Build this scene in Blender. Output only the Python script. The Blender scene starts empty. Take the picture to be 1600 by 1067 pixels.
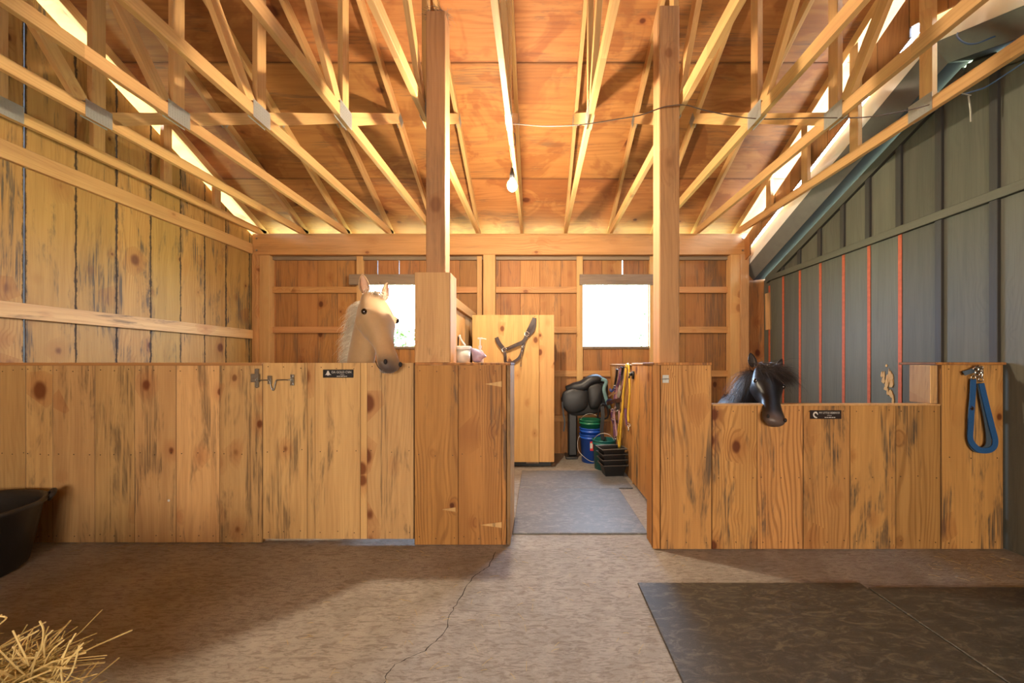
import bpy, bmesh, math, random
from mathutils import Vector, Matrix, noise
R = random.Random(7)
sc = bpy.context.scene
PI = math.pi

# ---------------------------------------------------------------- camera
cam_d = bpy.data.cameras.new('camera'); cam = bpy.data.objects.new('camera', cam_d)
sc.collection.objects.link(cam); sc.camera = cam
cam.location = (0, 0, 1.3); cam.rotation_euler = (PI/2, 0, 0)
cam_d.sensor_width = 36; cam_d.lens = 570/1600*36
cam_d.shift_x = -40/1600; cam_d.shift_y = 34.5/1600
cam_d.clip_start = 0.05; cam_d.clip_end = 300

# ---------------------------------------------------------------- world, sun, added fill lamp, exposure
W = bpy.data.worlds.new('sky'); sc.world = W; W.use_nodes = True
bg = W.node_tree.nodes['Background']; bg.inputs[0].default_value = (0.50, 0.71, 1.0, 1); bg.inputs[1].default_value = 52.0

def area(name, loc, rot, sx, sy, power, color):
    d = bpy.data.lights.new(name, 'AREA'); d.shape = 'RECTANGLE'; d.size = sx; d.size_y = sy
    d.energy = power; d.color = color
    o = bpy.data.objects.new(name, d); sc.collection.objects.link(o); o.location = loc; o.rotation_euler = rot
    return o
def portal(name, loc, rot, sx, sy):
    o = area(name, loc, rot, sx, sy, 1, (1, 1, 1)); o.data.cycles.is_portal = True
    return o
portal('portal_window_left', (-2.03, 5.33, 2.0), (-PI/2, 0, 0), .94, .89)
portal('portal_window_right', (1.13, 5.33, 2.0), (-PI/2, 0, 0), .94, .89)
# added warm fill behind the camera, standing in for unseen light on the fronts
area('front_fill', (0.1, -3.2, 1.45), (PI/2, 0, 0), 2.6, 1.3, 310, (1.0, .86, .70))
SUN = bpy.data.lights.new('sun', 'SUN'); SUN.energy = 70; SUN.angle = .01; SUN.color = (1, .93, .82)
so = bpy.data.objects.new('sun', SUN); sc.collection.objects.link(so)
so.rotation_euler = Vector((.02, -.25, .95)).to_track_quat('Z', 'Y').to_euler()
BULB_STRENGTH = 4300

sc.view_settings.view_transform = 'Standard'; sc.view_settings.look = 'None'
sc.view_settings.gamma = 1; sc.view_settings.use_curve_mapping = False
sc.view_settings.exposure = -0.15
sc.cycles.use_denoising = True
sc.cycles.max_bounces = 10; sc.cycles.diffuse_bounces = 6; sc.cycles.caustics_reflective = False; sc.cycles.caustics_refractive = False
sc.cycles.sample_clamp_indirect = 8

# ---------------------------------------------------------------- materials
class NT:
    def __init__(s, name):
        s.m = bpy.data.materials.new(name); s.m.use_nodes = True
        s.t = s.m.node_tree; s.b = s.t.nodes['Principled BSDF']
    def n(s, typ, **k):
        x = s.t.nodes.new(typ)
        for a, v in k.items(): setattr(x, a, v)
        return x
    def link(s, a, b): s.t.links.new(a, b)
    def put(s, sock, v):
        if isinstance(v, bpy.types.NodeSocket): s.link(v, sock)
        else: sock.default_value = v
    def math(s, op, a, b=0.0, c=0.0, clamp=False):
        x = s.n('ShaderNodeMath', operation=op, use_clamp=clamp)
        s.put(x.inputs[0], a); s.put(x.inputs[1], b); s.put(x.inputs[2], c)
        return x.outputs[0]
    def step(s, v, a, b):            # smooth 0..1 as v goes a..b
        x = s.n('ShaderNodeMapRange', interpolation_type='SMOOTHSTEP')
        s.put(x.inputs[0], v); x.inputs[1].default_value = a; x.inputs[2].default_value = b
        x.inputs[3].default_value = 0; x.inputs[4].default_value = 1
        if a > b:
            x.inputs[1].default_value = b; x.inputs[2].default_value = a
            x.inputs[3].default_value = 1; x.inputs[4].default_value = 0
        return x.outputs[0]
    def mix(s, f, a, b, mode='MIX'):
        x = s.n('ShaderNodeMix', data_type='RGBA', blend_type=mode)
        s.put(x.inputs[0], f)
        for i, v in ((6, a), (7, b)):
            if isinstance(v, bpy.types.NodeSocket): s.link(v, x.inputs[i])
            else: x.inputs[i].default_value = (*v, 1)
        return x.outputs[2]
    def noise(s, vec, scale, detail=3, rough=.55, dist=0):
        x = s.n('ShaderNodeTexNoise'); s.link(vec, x.inputs['Vector'])
        x.inputs['Scale'].default_value = scale; x.inputs['Detail'].default_value = detail
        x.inputs['Roughness'].default_value = rough; x.inputs['Distortion'].default_value = dist
        return x.outputs['Fac']
    def scale(s, vec, v):
        x = s.n('ShaderNodeVectorMath', operation='MULTIPLY'); s.link(vec, x.inputs[0]); x.inputs[1].default_value = v
        return x.outputs[0]
    def bump(s, h, strength, dist=.002):
        x = s.n('ShaderNodeBump'); x.inputs['Strength'].default_value = strength; x.inputs['Distance'].default_value = dist
        s.link(h, x.inputs['Height']); s.link(x.outputs[0], s.b.inputs['Normal'])

def wood(name, col, dark, knot=1.0, stain=.3, edge=0.0, tint=.12, rough=.62, stain_col=(.07, .055, .04), ring=.45, knot_scale=1.0, sheet=False, warm=None, seam=0):
    """planks: the mesh's local Z runs along the grain"""
    k = NT(name)
    tc = k.n('ShaderNodeTexCoord'); oi = k.n('ShaderNodeObjectInfo')
    rnd = oi.outputs['Random']
    cx = k.n('ShaderNodeCombineXYZ')
    k.link(k.math('MULTIPLY', rnd, 37.0), cx.inputs[0]); k.link(k.math('MULTIPLY', rnd, 91.0), cx.inputs[1]); k.link(k.math('MULTIPLY', rnd, 173.0), cx.inputs[2])
    ad = k.n('ShaderNodeVectorMath', operation='ADD'); k.link(tc.outputs['Object'], ad.inputs[0]); k.link(cx.outputs[0], ad.inputs[1])
    P = ad.outputs[0]
    # knots
    vo = k.n('ShaderNodeTexVoronoi'); k.link(k.scale(P, (6.2*knot_scale, 2.0, 4.4*knot_scale)), vo.inputs['Vector']); vo.inputs['Scale'].default_value = 1; vo.inputs['Randomness'].default_value = .9
    sep = k.n('ShaderNodeSeparateColor'); k.link(vo.outputs['Color'], sep.inputs[0])
    d = k.math('MULTIPLY', k.math('ADD', vo.outputs['Distance'], k.math('MULTIPLY', k.noise(k.scale(P, (30, 30, 18)), 1.0, 2), .05)), k.math('ADD', .45, k.math('MULTIPLY', sep.outputs[1], 1.3)))
    has = k.step(sep.outputs[0], .70, .72)
    km = k.math('MULTIPLY', k.step(d, .20, .11), has)
    halo = k.math('MULTIPLY', k.step(d, .55, .14), has)
    # warped coordinates so the grain runs round the knots
    sx = k.n('ShaderNodeSeparateXYZ'); k.link(P, sx.inputs[0])
    lowx = k.noise(k.scale(P, (3.0, 3.0, .55)), 1.0, 2)
    warp = k.math('ADD', k.math('MULTIPLY', lowx, .42), k.math('MULTIPLY', halo, .05))
    acr = k.math('ADD', k.math('ADD', sx.outputs[0], k.math('MULTIPLY', sx.outputs[1], .6)), warp)
    ringv = k.math('SINE', k.math('MULTIPLY', acr, 190 if not sheet else 120))
    ringm = k.math('MULTIPLY', k.step(ringv, -.2, 1.0), ring)
    fine = k.noise(k.scale(P, (150, 150, 3.0)), 1.0, 3)
    mid = k.noise(k.scale(P, (16, 16, .9)), 1.0, 4)
    tone = k.noise(k.scale(P, (2.2, 2.2, .8)), 1.0, 2)
    c = k.mix(k.step(mid, .35, .7), col, tuple(a*.72+b*.28 for a, b in zip(col, dark)))
    c = k.mix(k.math('MULTIPLY', ringm, k.step(tone, .35, .65)), c, tuple(a*.35+b*.65 for a, b in zip(col, dark)))
    c = k.mix(k.math('MULTIPLY', k.step(fine, .45, .8), .30), c, dark)
    # weather stains, streaked along the grain
    st = k.noise(k.scale(P, (5, 5, 1.0)), 1.0, 5, .70, .5)
    streak = k.noise(k.scale(P, (70, 70, 2.2)), 1.0, 3)
    sm = k.math('MULTIPLY', k.math('MULTIPLY', k.step(st, .50, .63), k.step(streak, .36, .60)), stain)
    c = k.mix(sm, c, stain_col)
    if warm: c = k.mix(k.math('MULTIPLY', k.step(k.noise(k.scale(P, (2.0, 2.0, 1.4)), 1.0, 4, .6, .8), .5, .58), .55), c, warm)
    # saw marks and soft horizontal bands
    sawz = k.math('SINE', k.math('ADD', k.math('MULTIPLY', sx.outputs[2], 900), k.math('MULTIPLY', lowx, 9)))
    c = k.mix(k.math('MULTIPLY', k.step(sawz, 0, 1), .05), c, dark)
    # knots
    c = k.mix(k.math('MULTIPLY', halo, .38*knot), c, (dark[0]*1.3, dark[1]*.9, dark[2]*.7))
    c = k.mix(k.math('MULTIPLY', km, .92*knot), c, (dark[0]*.55, dark[1]*.33, dark[2]*.25))
    if edge > 0:
        sg = k.n('ShaderNodeSeparateXYZ'); k.link(tc.outputs['Generated'], sg.inputs[0])
        e = k.math('MINIMUM', sg.outputs[0], k.math('SUBTRACT', 1.0, sg.outputs[0]))
        wob = k.math('MULTIPLY', k.noise(k.scale(P, (20, 20, 9)), 1.0, 4, .7), .15*edge)
        c = k.mix(k.math('MULTIPLY', k.step(k.math('SUBTRACT', e, wob), -.035, -.065), .9), c, (.022, .016, .011))
    if seam:
        sg2 = k.n('ShaderNodeSeparateXYZ'); k.link(tc.outputs['Generated'], sg2.inputs[0])
        e2 = k.math('MINIMUM', sg2.outputs[0], k.math('SUBTRACT', 1.0, sg2.outputs[0]))
        c = k.mix(k.math('MULTIPLY', k.step(e2, .014, .006), .75*seam), c, (dark[0]*.3, dark[1]*.3, dark[2]*.3))
    # tint per plank
    hsv = k.n('ShaderNodeHueSaturation'); k.link(c, hsv.inputs['Color'])
    k.link(k.math('ADD', 1 - tint, k.math('MULTIPLY', rnd, 2*tint)), hsv.inputs['Value'])
    k.link(k.math('ADD', .496, k.math('MULTIPLY', k.math('FRACT', k.math('MULTIPLY', rnd, 17.0)), .010)), hsv.inputs['Hue'])
    k.link(hsv.outputs[0], k.b.inputs['Base Color'])
    k.b.inputs['Roughness'].default_value = rough; k.b.inputs['Specular IOR Level'].default_value = .3
    k.bump(k.math('ADD', k.math('ADD', fine, k.math('MULTIPLY', ringv, .12)), k.math('MULTIPLY', sawz, .10)), .35, .0015)
    return k.m

def plain(name, col, rough=.5, metal=0, var=.15, scale=20, spec=.5, bump=.0, emit=None, coat=0):
    k = NT(name); tc = k.n('ShaderNodeTexCoord')
    n = k.noise(tc.outputs['Object'], scale, 4, .6)
    k.link(k.mix(n, tuple(c*(1-var) for c in col), tuple(min(1, c*(1+var)) for c in col)), k.b.inputs['Base Color'])
    k.b.inputs['Roughness'].default_value = rough; k.b.inputs['Metallic'].default_value = metal
    k.b.inputs['Specular IOR Level'].default_value = spec; k.b.inputs['Coat Weight'].default_value = coat
    if bump: k.bump(n, bump, .003)
    if emit: k.b.inputs['Emission Color'].default_value = (*emit[0], 1); k.b.inputs['Emission Strength'].default_value = emit[1]
    return k.m

M = {}
M['pine'] = wood('fresh_pine', (.65, .395, .165), (.27, .110, .036), stain=.80, knot=1.0, ring=.28, tint=.15, seam=.8, stain_col=(.15, .095, .05))
M['pine_warm'] = wood('amber_pine', (.50, .225, .062), (.15, .048, .012), stain=.75, ring=.85, tint=.14, seam=1)
M['pine_weather'] = wood('streaked_pine', (.57, .290, .090), (.18, .062, .016), stain=.9, ring=.85, tint=.17, seam=1)
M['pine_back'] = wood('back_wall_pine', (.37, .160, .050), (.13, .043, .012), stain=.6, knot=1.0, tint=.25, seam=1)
M['pine_left'] = wood('left_wall_pine', (.42, .235, .068), (.17, .070, .018), stain=.9, seam=1, edge=1.0, tint=.1, knot=.9)
M['stud'] = wood('framing_lumber', (.56, .33, .125), (.26, .11, .035), stain=.12, knot=.5, ring=.3, tint=.1)
M['truss'] = wood('truss_lumber', (.56, .325, .125), (.28, .12, .04), stain=.12, knot=.45, ring=.3, tint=.14)
M['beam'] = wood('beam_lumber', (.48, .235, .085), (.20, .075, .025), stain=.25, knot=.7, ring=.5, tint=.05)
M['post'] = wood('post_lumber', (.46, .245, .11), (.20, .085, .035), stain=.3, knot=.5, ring=.5, tint=.05)
M['grey_lumber'] = wood('greyed_lumber', (.24, .165, .11), (.10, .06, .035), stain=.4, knot=.3)
M['ply'] = wood('plywood_sheathing', (.40, .165, .050), (.15, .045, .012), stain=.5, knot=1.0, ring=.45, tint=.22, sheet=True, knot_scale=.8, seam=.5, warm=(.20, .060, .015))
M['ply_door'] = wood('plywood_door', (.58, .33, .125), (.24, .10, .03), stain=.12, knot=1.0, ring=.2, tint=.03, sheet=True, knot_scale=1.6)
M['grey_paint'] = wood('grey_painted_board', (.108, .104, .080), (.048, .048, .038), stain=.15, knot=.0, ring=.35, tint=.18, seam=1, stain_col=(.10, .11, .075))
M['grey_dark'] = wood('dark_grey_painted_wood', (.045, .043, .040), (.025, .022, .02), stain=.2, knot=0, ring=.2, tint=.1)
M['soffit'] = plain('soffit_grey', (.030, .028, .026), .8, scale=8)
M['fascia_grey'] = plain('fascia_grey', (.13, .12, .105), .6, var=.25, scale=10)
M['red'] = plain('red_old_paint', (.42, .085, .030), .7, var=.4, scale=30)
M['white'] = plain('white_metal_trim', (.72, .70, .66), .5, var=.12, scale=9)
M['steel'] = plain('zinc_steel', (.36, .35, .32), .38, 1, .3, 60)
M['brass_snap'] = plain('nickel_snap', (.62, .58, .52), .22, 1, .2, 40)
M['gusset'] = plain('galvanized_plate', (.40, .40, .37), .45, .7, .3, 300)
M['rust'] = plain('rusty_steel', (.16, .075, .035), .6, .6, .4, 80)
M['nail'] = plain('nail_head', (.05, .03, .02), .5, .5)
M['black_plastic'] = plain('black_rubber', (.012, .012, .013), .42, var=.4, scale=12, bump=.2)
M['cable'] = plain('brown_cable', (.11, .07, .05), .6)
M['cable_blue'] = plain('blue_cable', (.06, .12, .26), .5)
M['cable_grey'] = plain('grey_cable', (.42, .40, .37), .5)
M['staple'] = plain('cable_staple', (.45, .42, .36), .5, .4)
M['bulb'] = plain('lit_bulb', (1, 1, 1), .5, emit=((1.0, .84, .62), BULB_STRENGTH))
M['leaf'] = plain('leaf_green', (.05, .11, .015), .6, var=.5, scale=5)
M['bark'] = plain('bark', (.12, .08, .05), .9)
M['grass'] = plain('meadow_grass', (.42, .46, .24), .9, var=.3, scale=.8)

def concrete():
    k = NT('concrete_floor'); tc = k.n('ShaderNodeTexCoord'); P = tc.outputs['Object']
    big = k.noise(P, .9, 4, .6, .6); mid = k.noise(P, 6, 6, .7); fine = k.noise(P, 90, 4, .7)
    st = k.noise(k.scale(P, (1.6, 6.0, 1)), 9, 4, .65, 1.2)
    c = k.mix(k.step(big, .35, .7), (.37, .335, .29), (.225, .190, .148))
    c = k.mix(k.math('MULTIPLY', k.step(mid, .42, .66), .6), c, (.42, .37, .315))
    c = k.mix(k.math('MULTIPLY', k.step(st, .42, .66), .65), c, (.125, .095, .066))
    c = k.mix(k.math('MULTIPLY', k.step(fine, .58, .75), .6), c, (.11, .085, .06))
    k.link(c, k.b.inputs['Base Color'])
    k.link(k.math('ADD', .30, k.math('MULTIPLY', mid, .32)), k.b.inputs['Roughness'])
    k.bump(k.math('ADD', k.math('MULTIPLY', st, .6), k.math('ADD', fine, mid)), 1.0, .008)
    return k.m
M['concrete'] = concrete()
def rubber(name, a, b, dust):
    k = NT(name); tc = k.n('ShaderNodeTexCoord'); P = tc.outputs['Object']
    n = k.noise(P, 2.2, 5, .65, .8); f = k.noise(k.scale(P, (9, 22, 1)), 1, 6, .75, 1.6); ff = k.noise(P, 160, 3)
    c = k.mix(n, a, b)
    c = k.mix(k.math('MULTIPLY', k.step(f, .46, .66), .8), c, dust)
    c = k.mix(k.math('MULTIPLY', k.step(ff, .6, .8), .4), c, dust)
    k.link(c, k.b.inputs['Base Color']); k.b.inputs['Roughness'].default_value = .48
    k.bump(k.math('ADD', f, ff), .5, .003)
    return k.m
M['mat_black'] = rubber('rubber_mat_black', (.018, .016, .013), (.060, .053, .040), (.13, .108, .075))
M['mat_grey'] = rubber('rubber_mat_grey', (.085, .09, .10), (.16, .16, .165), (.24, .23, .215))

# ---------------------------------------------------------------- helpers
COL = sc.collection
def link(o, parent=None):
    COL.objects.link(o)
    if parent: o.parent = parent
    return o
def mesh_obj(name, verts, faces, mat, parent=None, smooth=False, mats=None):
    me = bpy.data.meshes.new(name); me.from_pydata([tuple(v) for v in verts], [], faces); me.update()
    me.materials.append(mat)
    if smooth:
        for p in me.polygons: p.use_smooth = True
    o = bpy.data.objects.new(name, me); return link(o, parent)
def tag(o, label=None, cat=None, group=None, kind=None):
    if label: o['label'] = label
    if cat: o['category'] = cat
    if group: o['group'] = group
    if kind: o['kind'] = kind
    return o
def empty(name, loc=(0, 0, 0), **k):
    o = bpy.data.objects.new(name, None); o.empty_display_size = .1; link(o); o.location = loc
    bpy.context.view_layer.update() if False else None
    tag(o, **k); return o
def toparent(o, parent):
    """keep world placement (parents here are only translated)"""
    if parent is not None:
        o.parent = parent
        p = parent; off = Vector(parent.location)
        while p.parent: p = p.parent; off += Vector(p.location)
        o.location = Vector(o.location) - off
_bm = {}
def board_mesh(w, t, l, ch, s0, s1):
    key = (round(w, 4), round(t, 4), round(l, 4), ch, round(s0, 4), round(s1, 4))
    if key in _bm: return _bm[key]
    h = w/2; c = min(ch, t*.4)
    sec = [(-h, t), (-h, c), (-h+c, 0), (h-c, 0), (h, c), (h, t)]
    v = [(x, y, 0 + s0*x) for x, y in sec] + [(x, y, l + s1*x) for x, y in sec]
    f = [(i, (i+1) % 6, 6+(i+1) % 6, 6+i) for i in range(6)] + [(5, 4, 3, 2, 1, 0), (6, 7, 8, 9, 10, 11)]
    me = bpy.data.meshes.new('plank'); me.from_pydata(v, [], f); me.update()
    _bm[key] = me; return me
def board(name, base, direction, facing, w, t, l, mat, parent=None, ch=.003, s0=0, s1=0):
    """base = middle of the bottom edge on the visible face"""
    z = Vector(direction).normalized(); y = -Vector(facing).normalized(); x = y.cross(z)
    me = board_mesh(w, t, l, ch, s0, s1)
    if me.materials and me.materials[0] != mat:
        me = me.copy(); me.materials.clear(); me.materials.append(mat)
    elif not me.materials: me.materials.append(mat)
    o = bpy.data.objects.new(name, me); COL.objects.link(o)
    o.rotation_euler = Matrix((x, y, z)).transposed().to_euler(); o.location = base
    toparent(o, parent); return o
def box(name, lo, hi, mat, parent=None, bev=.003):
    lo = Vector(lo); hi = Vector(hi); c = (lo+hi)/2; s = (hi-lo)/2
    bm = bmesh.new(); bmesh.ops.create_cube(bm, size=2)
    for v in bm.verts: v.co = Vector((v.co.x*s.x, v.co.y*s.y, v.co.z*s.z))
    if bev: bmesh.ops.bevel(bm, geom=bm.edges[:], offset=min(bev, min(s)*.6), segments=1, affect='EDGES')
    me = bpy.data.meshes.new(name); bm.to_mesh(me); bm.free(); me.materials.append(mat)
    o = bpy.data.objects.new(name, me); COL.objects.link(o); o.location = c; toparent(o, parent); return o
def catmull(pts, n=6):
    pts = [Vector(p) for p in pts]
    if len(pts) < 3: return pts
    P = [pts[0]*2-pts[1]] + pts + [pts[-1]*2-pts[-2]]; out = []
    for i in range(1, len(P)-2):
        for k in range(n):
            t = k/n; a, b, c, d = P[i-1:i+3]
            out.append(.5*((2*b)+(c-a)*t+(2*a-5*b+4*c-d)*t*t+(3*b-a-3*c+d)*t**3))
    out.append(pts[-1]); return out
def sweep_geo(path, secf, closed_ends=True):
    """secf(i, tangent) -> list of offset vectors"""
    V = []; F = []; n = None
    for i, p in enumerate(path):
        t = (path[min(i+1, len(path)-1)] - path[max(i-1, 0)])
        t = t.normalized() if t.length > 1e-9 else Vector((0, 0, 1))
        s = secf(i, t); n = len(s); V += [p+o for o in s]
    for i in range(len(path)-1):
        for j in range(n):
            F.append((i*n+j, i*n+(j+1) % n, (i+1)*n+(j+1) % n, (i+1)*n+j))
    if closed_ends:
        F.append(tuple(reversed(range(n)))); m = (len(path)-1)*n; F.append(tuple(range(m, m+n)))
    return V, F
def tube_geo(path, r, seg=8):
    st = {'u': None}
    def f(i, t):
        u = st['u']
        if u is None: u = t.orthogonal().normalized()
        u = (u - t*u.dot(t)); u = u.normalized() if u.length > 1e-6 else t.orthogonal().normalized()
        st['u'] = u; w = t.cross(u); rr = r[i] if isinstance(r, (list, tuple)) else r
        return [u*math.cos(a)*rr+w*math.sin(a)*rr for a in [2*PI*k/seg for k in range(seg)]]
    return sweep_geo(path, f)
def strap_geo(path, width, th, normal):
    N = Vector(normal)
    def f(i, t):
        nn = (N-t*N.dot(t)); nn = nn.normalized() if nn.length > 1e-5 else t.orthogonal().normalized()
        s = t.cross(nn).normalized()*width/2; k = nn*th/2
        return [s+k, -s+k, -s-k, s-k]
    return sweep_geo(path, f)
class G:
    """collects geometry for ONE mesh object"""
    def __init__(s): s.V = []; s.F = []
    def add(s, vf):
        o = len(s.V); s.V += [Vector(v) for v in vf[0]]; s.F += [tuple(i+o for i in f) for f in vf[1]]; return s
    def tube(s, pts, r, seg=8, sm=0):
        if isinstance(r, (list, tuple)) and sm:
            n = (len(pts)-1)*sm; rr = []
            for i in range(n+1):
                f = i/sm; a = min(int(f), len(r)-2); rr.append(r[a]+(r[a+1]-r[a])*(f-a))
            r = rr
        return s.add(tube_geo(catmull(pts, sm) if sm else [Vector(p) for p in pts], r, seg))
    def strap(s, pts, w, th, nrm, sm=0): return s.add(strap_geo(catmull(pts, sm) if sm else [Vector(p) for p in pts], w, th, nrm))
    def box(s, lo, hi):
        x0, y0, z0 = lo; x1, y1, z1 = hi
        v = [(x, y, z) for x in (x0, x1) for y in (y0, y1) for z in (z0, z1)]
        return s.add((v, [(0, 1, 3, 2), (4, 6, 7, 5), (0, 4, 5, 1), (2, 3, 7, 6), (0, 2, 6, 4), (1, 5, 7, 3)]))
    def ball(s, c, r, seg=12, rings=8, rot=None):
        r = r if isinstance(r, (tuple, list)) else (r, r, r); V = []; F = []
        for i in range(1, rings):
            for j in range(seg):
                a = PI*i/rings; b = 2*PI*j/seg
                V.append(Vector((r[0]*math.sin(a)*math.cos(b), r[1]*math.sin(a)*math.sin(b), r[2]*math.cos(a))))
        V += [Vector((0, 0, r[2])), Vector((0, 0, -r[2]))]
        for i in range(rings-2):
            for j in range(seg): F.append((i*seg+j, (i+1)*seg+j, (i+1)*seg+(j+1) % seg, i*seg+(j+1) % seg))
        a = len(V)-2; b = len(V)-1
        for j in range(seg): F.append((a, j, (j+1) % seg)); F.append((b, (rings-2)*seg+(j+1) % seg, (rings-2)*seg+j))
        if rot: V = [rot @ v for v in V]
        return s.add(([v+Vector(c) for v in V], F))
    def lathe(s, c, prof, seg=28, sx=1, sy=1):
        V = []; F = []; n = len(prof)
        for j in range(seg):
            a = 2*PI*j/seg
            for r, z in prof: V.append(Vector((c[0]+r*math.cos(a)*sx, c[1]+r*math.sin(a)*sy, c[2]+z)))
        for j in range(seg):
            k = (j+1) % seg
            for i in range(n-1): F.append((j*n+i, k*n+i, k*n+i+1, j*n+i+1))
        return s.add((V, F))
    def torus(s, c, R_, r, nrm, seg=16, m=6, arc=2*PI):
        nn = Vector(nrm).normalized(); u = nn.orthogonal().normalized(); w = nn.cross(u)
        pts = [Vector(c)+u*math.cos(a)*R_+w*math.sin(a)*R_ for a in [arc*k/seg for k in range(seg+1)]]
        return s.add(tube_geo(pts, r, m))
    def prism(s, outline, axis, a, b):
        """outline in the plane perpendicular to axis ('x','y','z')"""
        n = len(outline); V = []
        for q in (a, b):
            for p in outline:
                V.append({'x': (q, p[0], p[1]), 'y': (p[0], q, p[1]), 'z': (p[0], p[1], q)}[axis])
        F = [(i, (i+1) % n, n+(i+1) % n, n+i) for i in range(n)] + [tuple(reversed(range(n))), tuple(range(n, 2*n))]
        return s.add((V, F))
    def obj(s, name, mat, parent=None, smooth=False, base=None, bevel=0, solid=0, fix=True):
        """origin at base (or the parent's origin)"""
        b = Vector(base) if base is not None else Vector((0, 0, 0))
        me = bpy.data.meshes.new(name); me.from_pydata([tuple(v-b) for v in s.V], [], s.F); me.materials.append(mat)
        if fix:
            bm = bmesh.new(); bm.from_mesh(me); bmesh.ops.recalc_face_normals(bm, faces=bm.faces[:]); bm.to_mesh(me); bm.free()
        me.update()
        if smooth:
            for p in me.polygons: p.use_smooth = True
        o = bpy.data.objects.new(name, me); COL.objects.link(o); o.location = b
        if bevel: md = o.modifiers.new('bevel', 'BEVEL'); md.width = bevel; md.segments = 2
        if solid: md = o.modifiers.new('solid', 'SOLIDIFY'); md.thickness = solid
        toparent(o, parent); return o
def P(px, py, Y):
    """a point of the place: the pixel's ray at depth Y (metres)"""
    return Vector(((px-840)*Y/570, Y, 1.3-(py-568)*Y/570))
def struct(name, loc=(0, 0, 0), label=None): return empty(name, loc, kind='structure', label=label)

# ---------------------------------------------------------------- room measures
XL, XR = -4.05, 3.28      # inner faces of the side walls
YB, YF = 5.28, -3.4       # back wall, wall behind the camera
def roof_z(y): return 3.27 + .5*(YB-y) if y > .9 else 3.27 + .5*(YB-.9) - .5*(.9-y)

# ---------------------------------------------------------------- floor and ground outside
fl = mesh_obj('floor', [(XL-.05, YF, 0), (XR+.1, YF, 0), (XR+.1, YB+.02, 0), (XL-.05, YB+.02, 0), (XL-.05, YF, -.12), (XR+.1, YF, -.12), (XR+.1, YB+.02, -.12), (XL-.05, YB+.02, -.12)],
              [(0, 1, 2, 3), (7, 6, 5, 4), (0, 4, 5, 1), (1, 5, 6, 2), (2, 6, 7, 3), (3, 7, 4, 0)], M['concrete'])
tag(fl, 'worn concrete barn floor', kind='structure')
gr = mesh_obj('ground', [(-60, -60, -.1), (60, -60, -.1), (60, 60, -.1), (-60, 60, -.1)], [(0, 1, 2, 3)], M['grass']); tag(gr, 'grassy ground outside the barn', kind='structure')
# crack that runs from the cabinet corner towards the camera, drawn as a thin dark ribbon
cr = [(775, 862), (764, 885), (752, 893), (738, 903), (724, 925), (712, 945), (703, 962), (697, 985), (680, 1003), (664, 1017), (640, 1027), (618, 1038), (604, 1052), (599, 1075), (590, 1110)]
pts = []
for px, py in cr:
    Y = 741/(py-568); pts.append(Vector(((px-840)*Y/570, Y, .0008)))
dense = []
for a, b in zip(pts, pts[1:]):
    for k in range(4):
        q = a.lerp(b, k/4); q.x += R.uniform(-.006, .006); dense.append(q)
g = G(); V = []; F = []
for i, q in enumerate(dense):
    w = R.uniform(.0012, .0032); V += [q+Vector((-w, 0, 0)), q+Vector((w, 0, 0))]
for i in range(len(dense)-1): F.append((2*i, 2*i+1, 2*i+3, 2*i+2))
g.add((V, F)); o = g.obj('crack', plain('crack_dark', (.03, .022, .016), .9), None); o.parent = fl; o['label'] = 'thin crack in the concrete'
# bits of straw and dust on the floor
g = G()
for i in range(240):
    if i < 120: y = R.uniform(1.4, 2.6); x = R.uniform(-1.2, 1.0)
    elif i < 180: y = 2.64-abs(R.gauss(0, .05)); x = R.uniform(-3.9, -2.0)
    else: y = R.uniform(2.2, 2.5); x = R.uniform(2.4, 3.2)
    a = R.uniform(0, PI); l = R.uniform(.008, .03); d = Vector((math.cos(a), math.sin(a), 0))*l
    g.add(tube_geo([Vector((x, y, .0015))-d, Vector((x, y, .003+R.random()*.003))+d*R.uniform(-.2, .2), Vector((x, y, .0015))+d], .0009, 3))
M['straw'] = plain('straw', (.50, .36, .14), .7, var=.4, scale=30)
tag(g.obj('straw_bits', M['straw'], None), 'loose bits of straw scattered on the concrete floor', 'straw', kind='stuff')

# ---------------------------------------------------------------- back wall
wb = struct('wall_back', (0, YB, 0), 'back wall of vertical pine boards')
wins = [(-2.50, -1.56), (.66, 1.60)]; WZ0, WZ1 = 1.55, 2.44
x = XL - .02; k = 0
gaps = {}
edges = [XL-.02]
while edges[-1] < XR-.02:
    edges.append(min(edges[-1]+R.choice([.285, .295, .30, .31]), XR+.02))
for xw in (-2.40, -2.09, 1.27):     # real gaps that let daylight in over the windows
    j = min(range(len(edges)), key=lambda i: abs(edges[i]-xw)); gaps[j] = .010
for i in range(len(edges)-1):
    a, b = edges[i], edges[i+1]
    if b-a < .05: continue
    a2, b2 = a, b
    yo = R.uniform(0, .003)
    inw = [w for w in wins if a2 < w[1] and b2 > w[0]]
    def bb(x0, x1, z0, z1):
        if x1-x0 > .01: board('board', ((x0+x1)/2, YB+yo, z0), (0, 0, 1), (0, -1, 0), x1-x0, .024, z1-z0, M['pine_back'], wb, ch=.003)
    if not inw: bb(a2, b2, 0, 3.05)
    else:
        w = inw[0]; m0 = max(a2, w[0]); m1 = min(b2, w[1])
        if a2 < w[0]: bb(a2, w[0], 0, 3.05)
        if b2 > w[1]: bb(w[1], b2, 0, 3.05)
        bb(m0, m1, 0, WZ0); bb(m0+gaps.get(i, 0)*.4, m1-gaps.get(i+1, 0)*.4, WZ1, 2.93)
def hgirt(x0, x1, z, par=wb, h=.089, mat='beam', y=YB): board('girt', (x0, y-.038, z), (1, 0, 0), (0, -1, 0), h, .038, x1-x0, M[mat], par)
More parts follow.
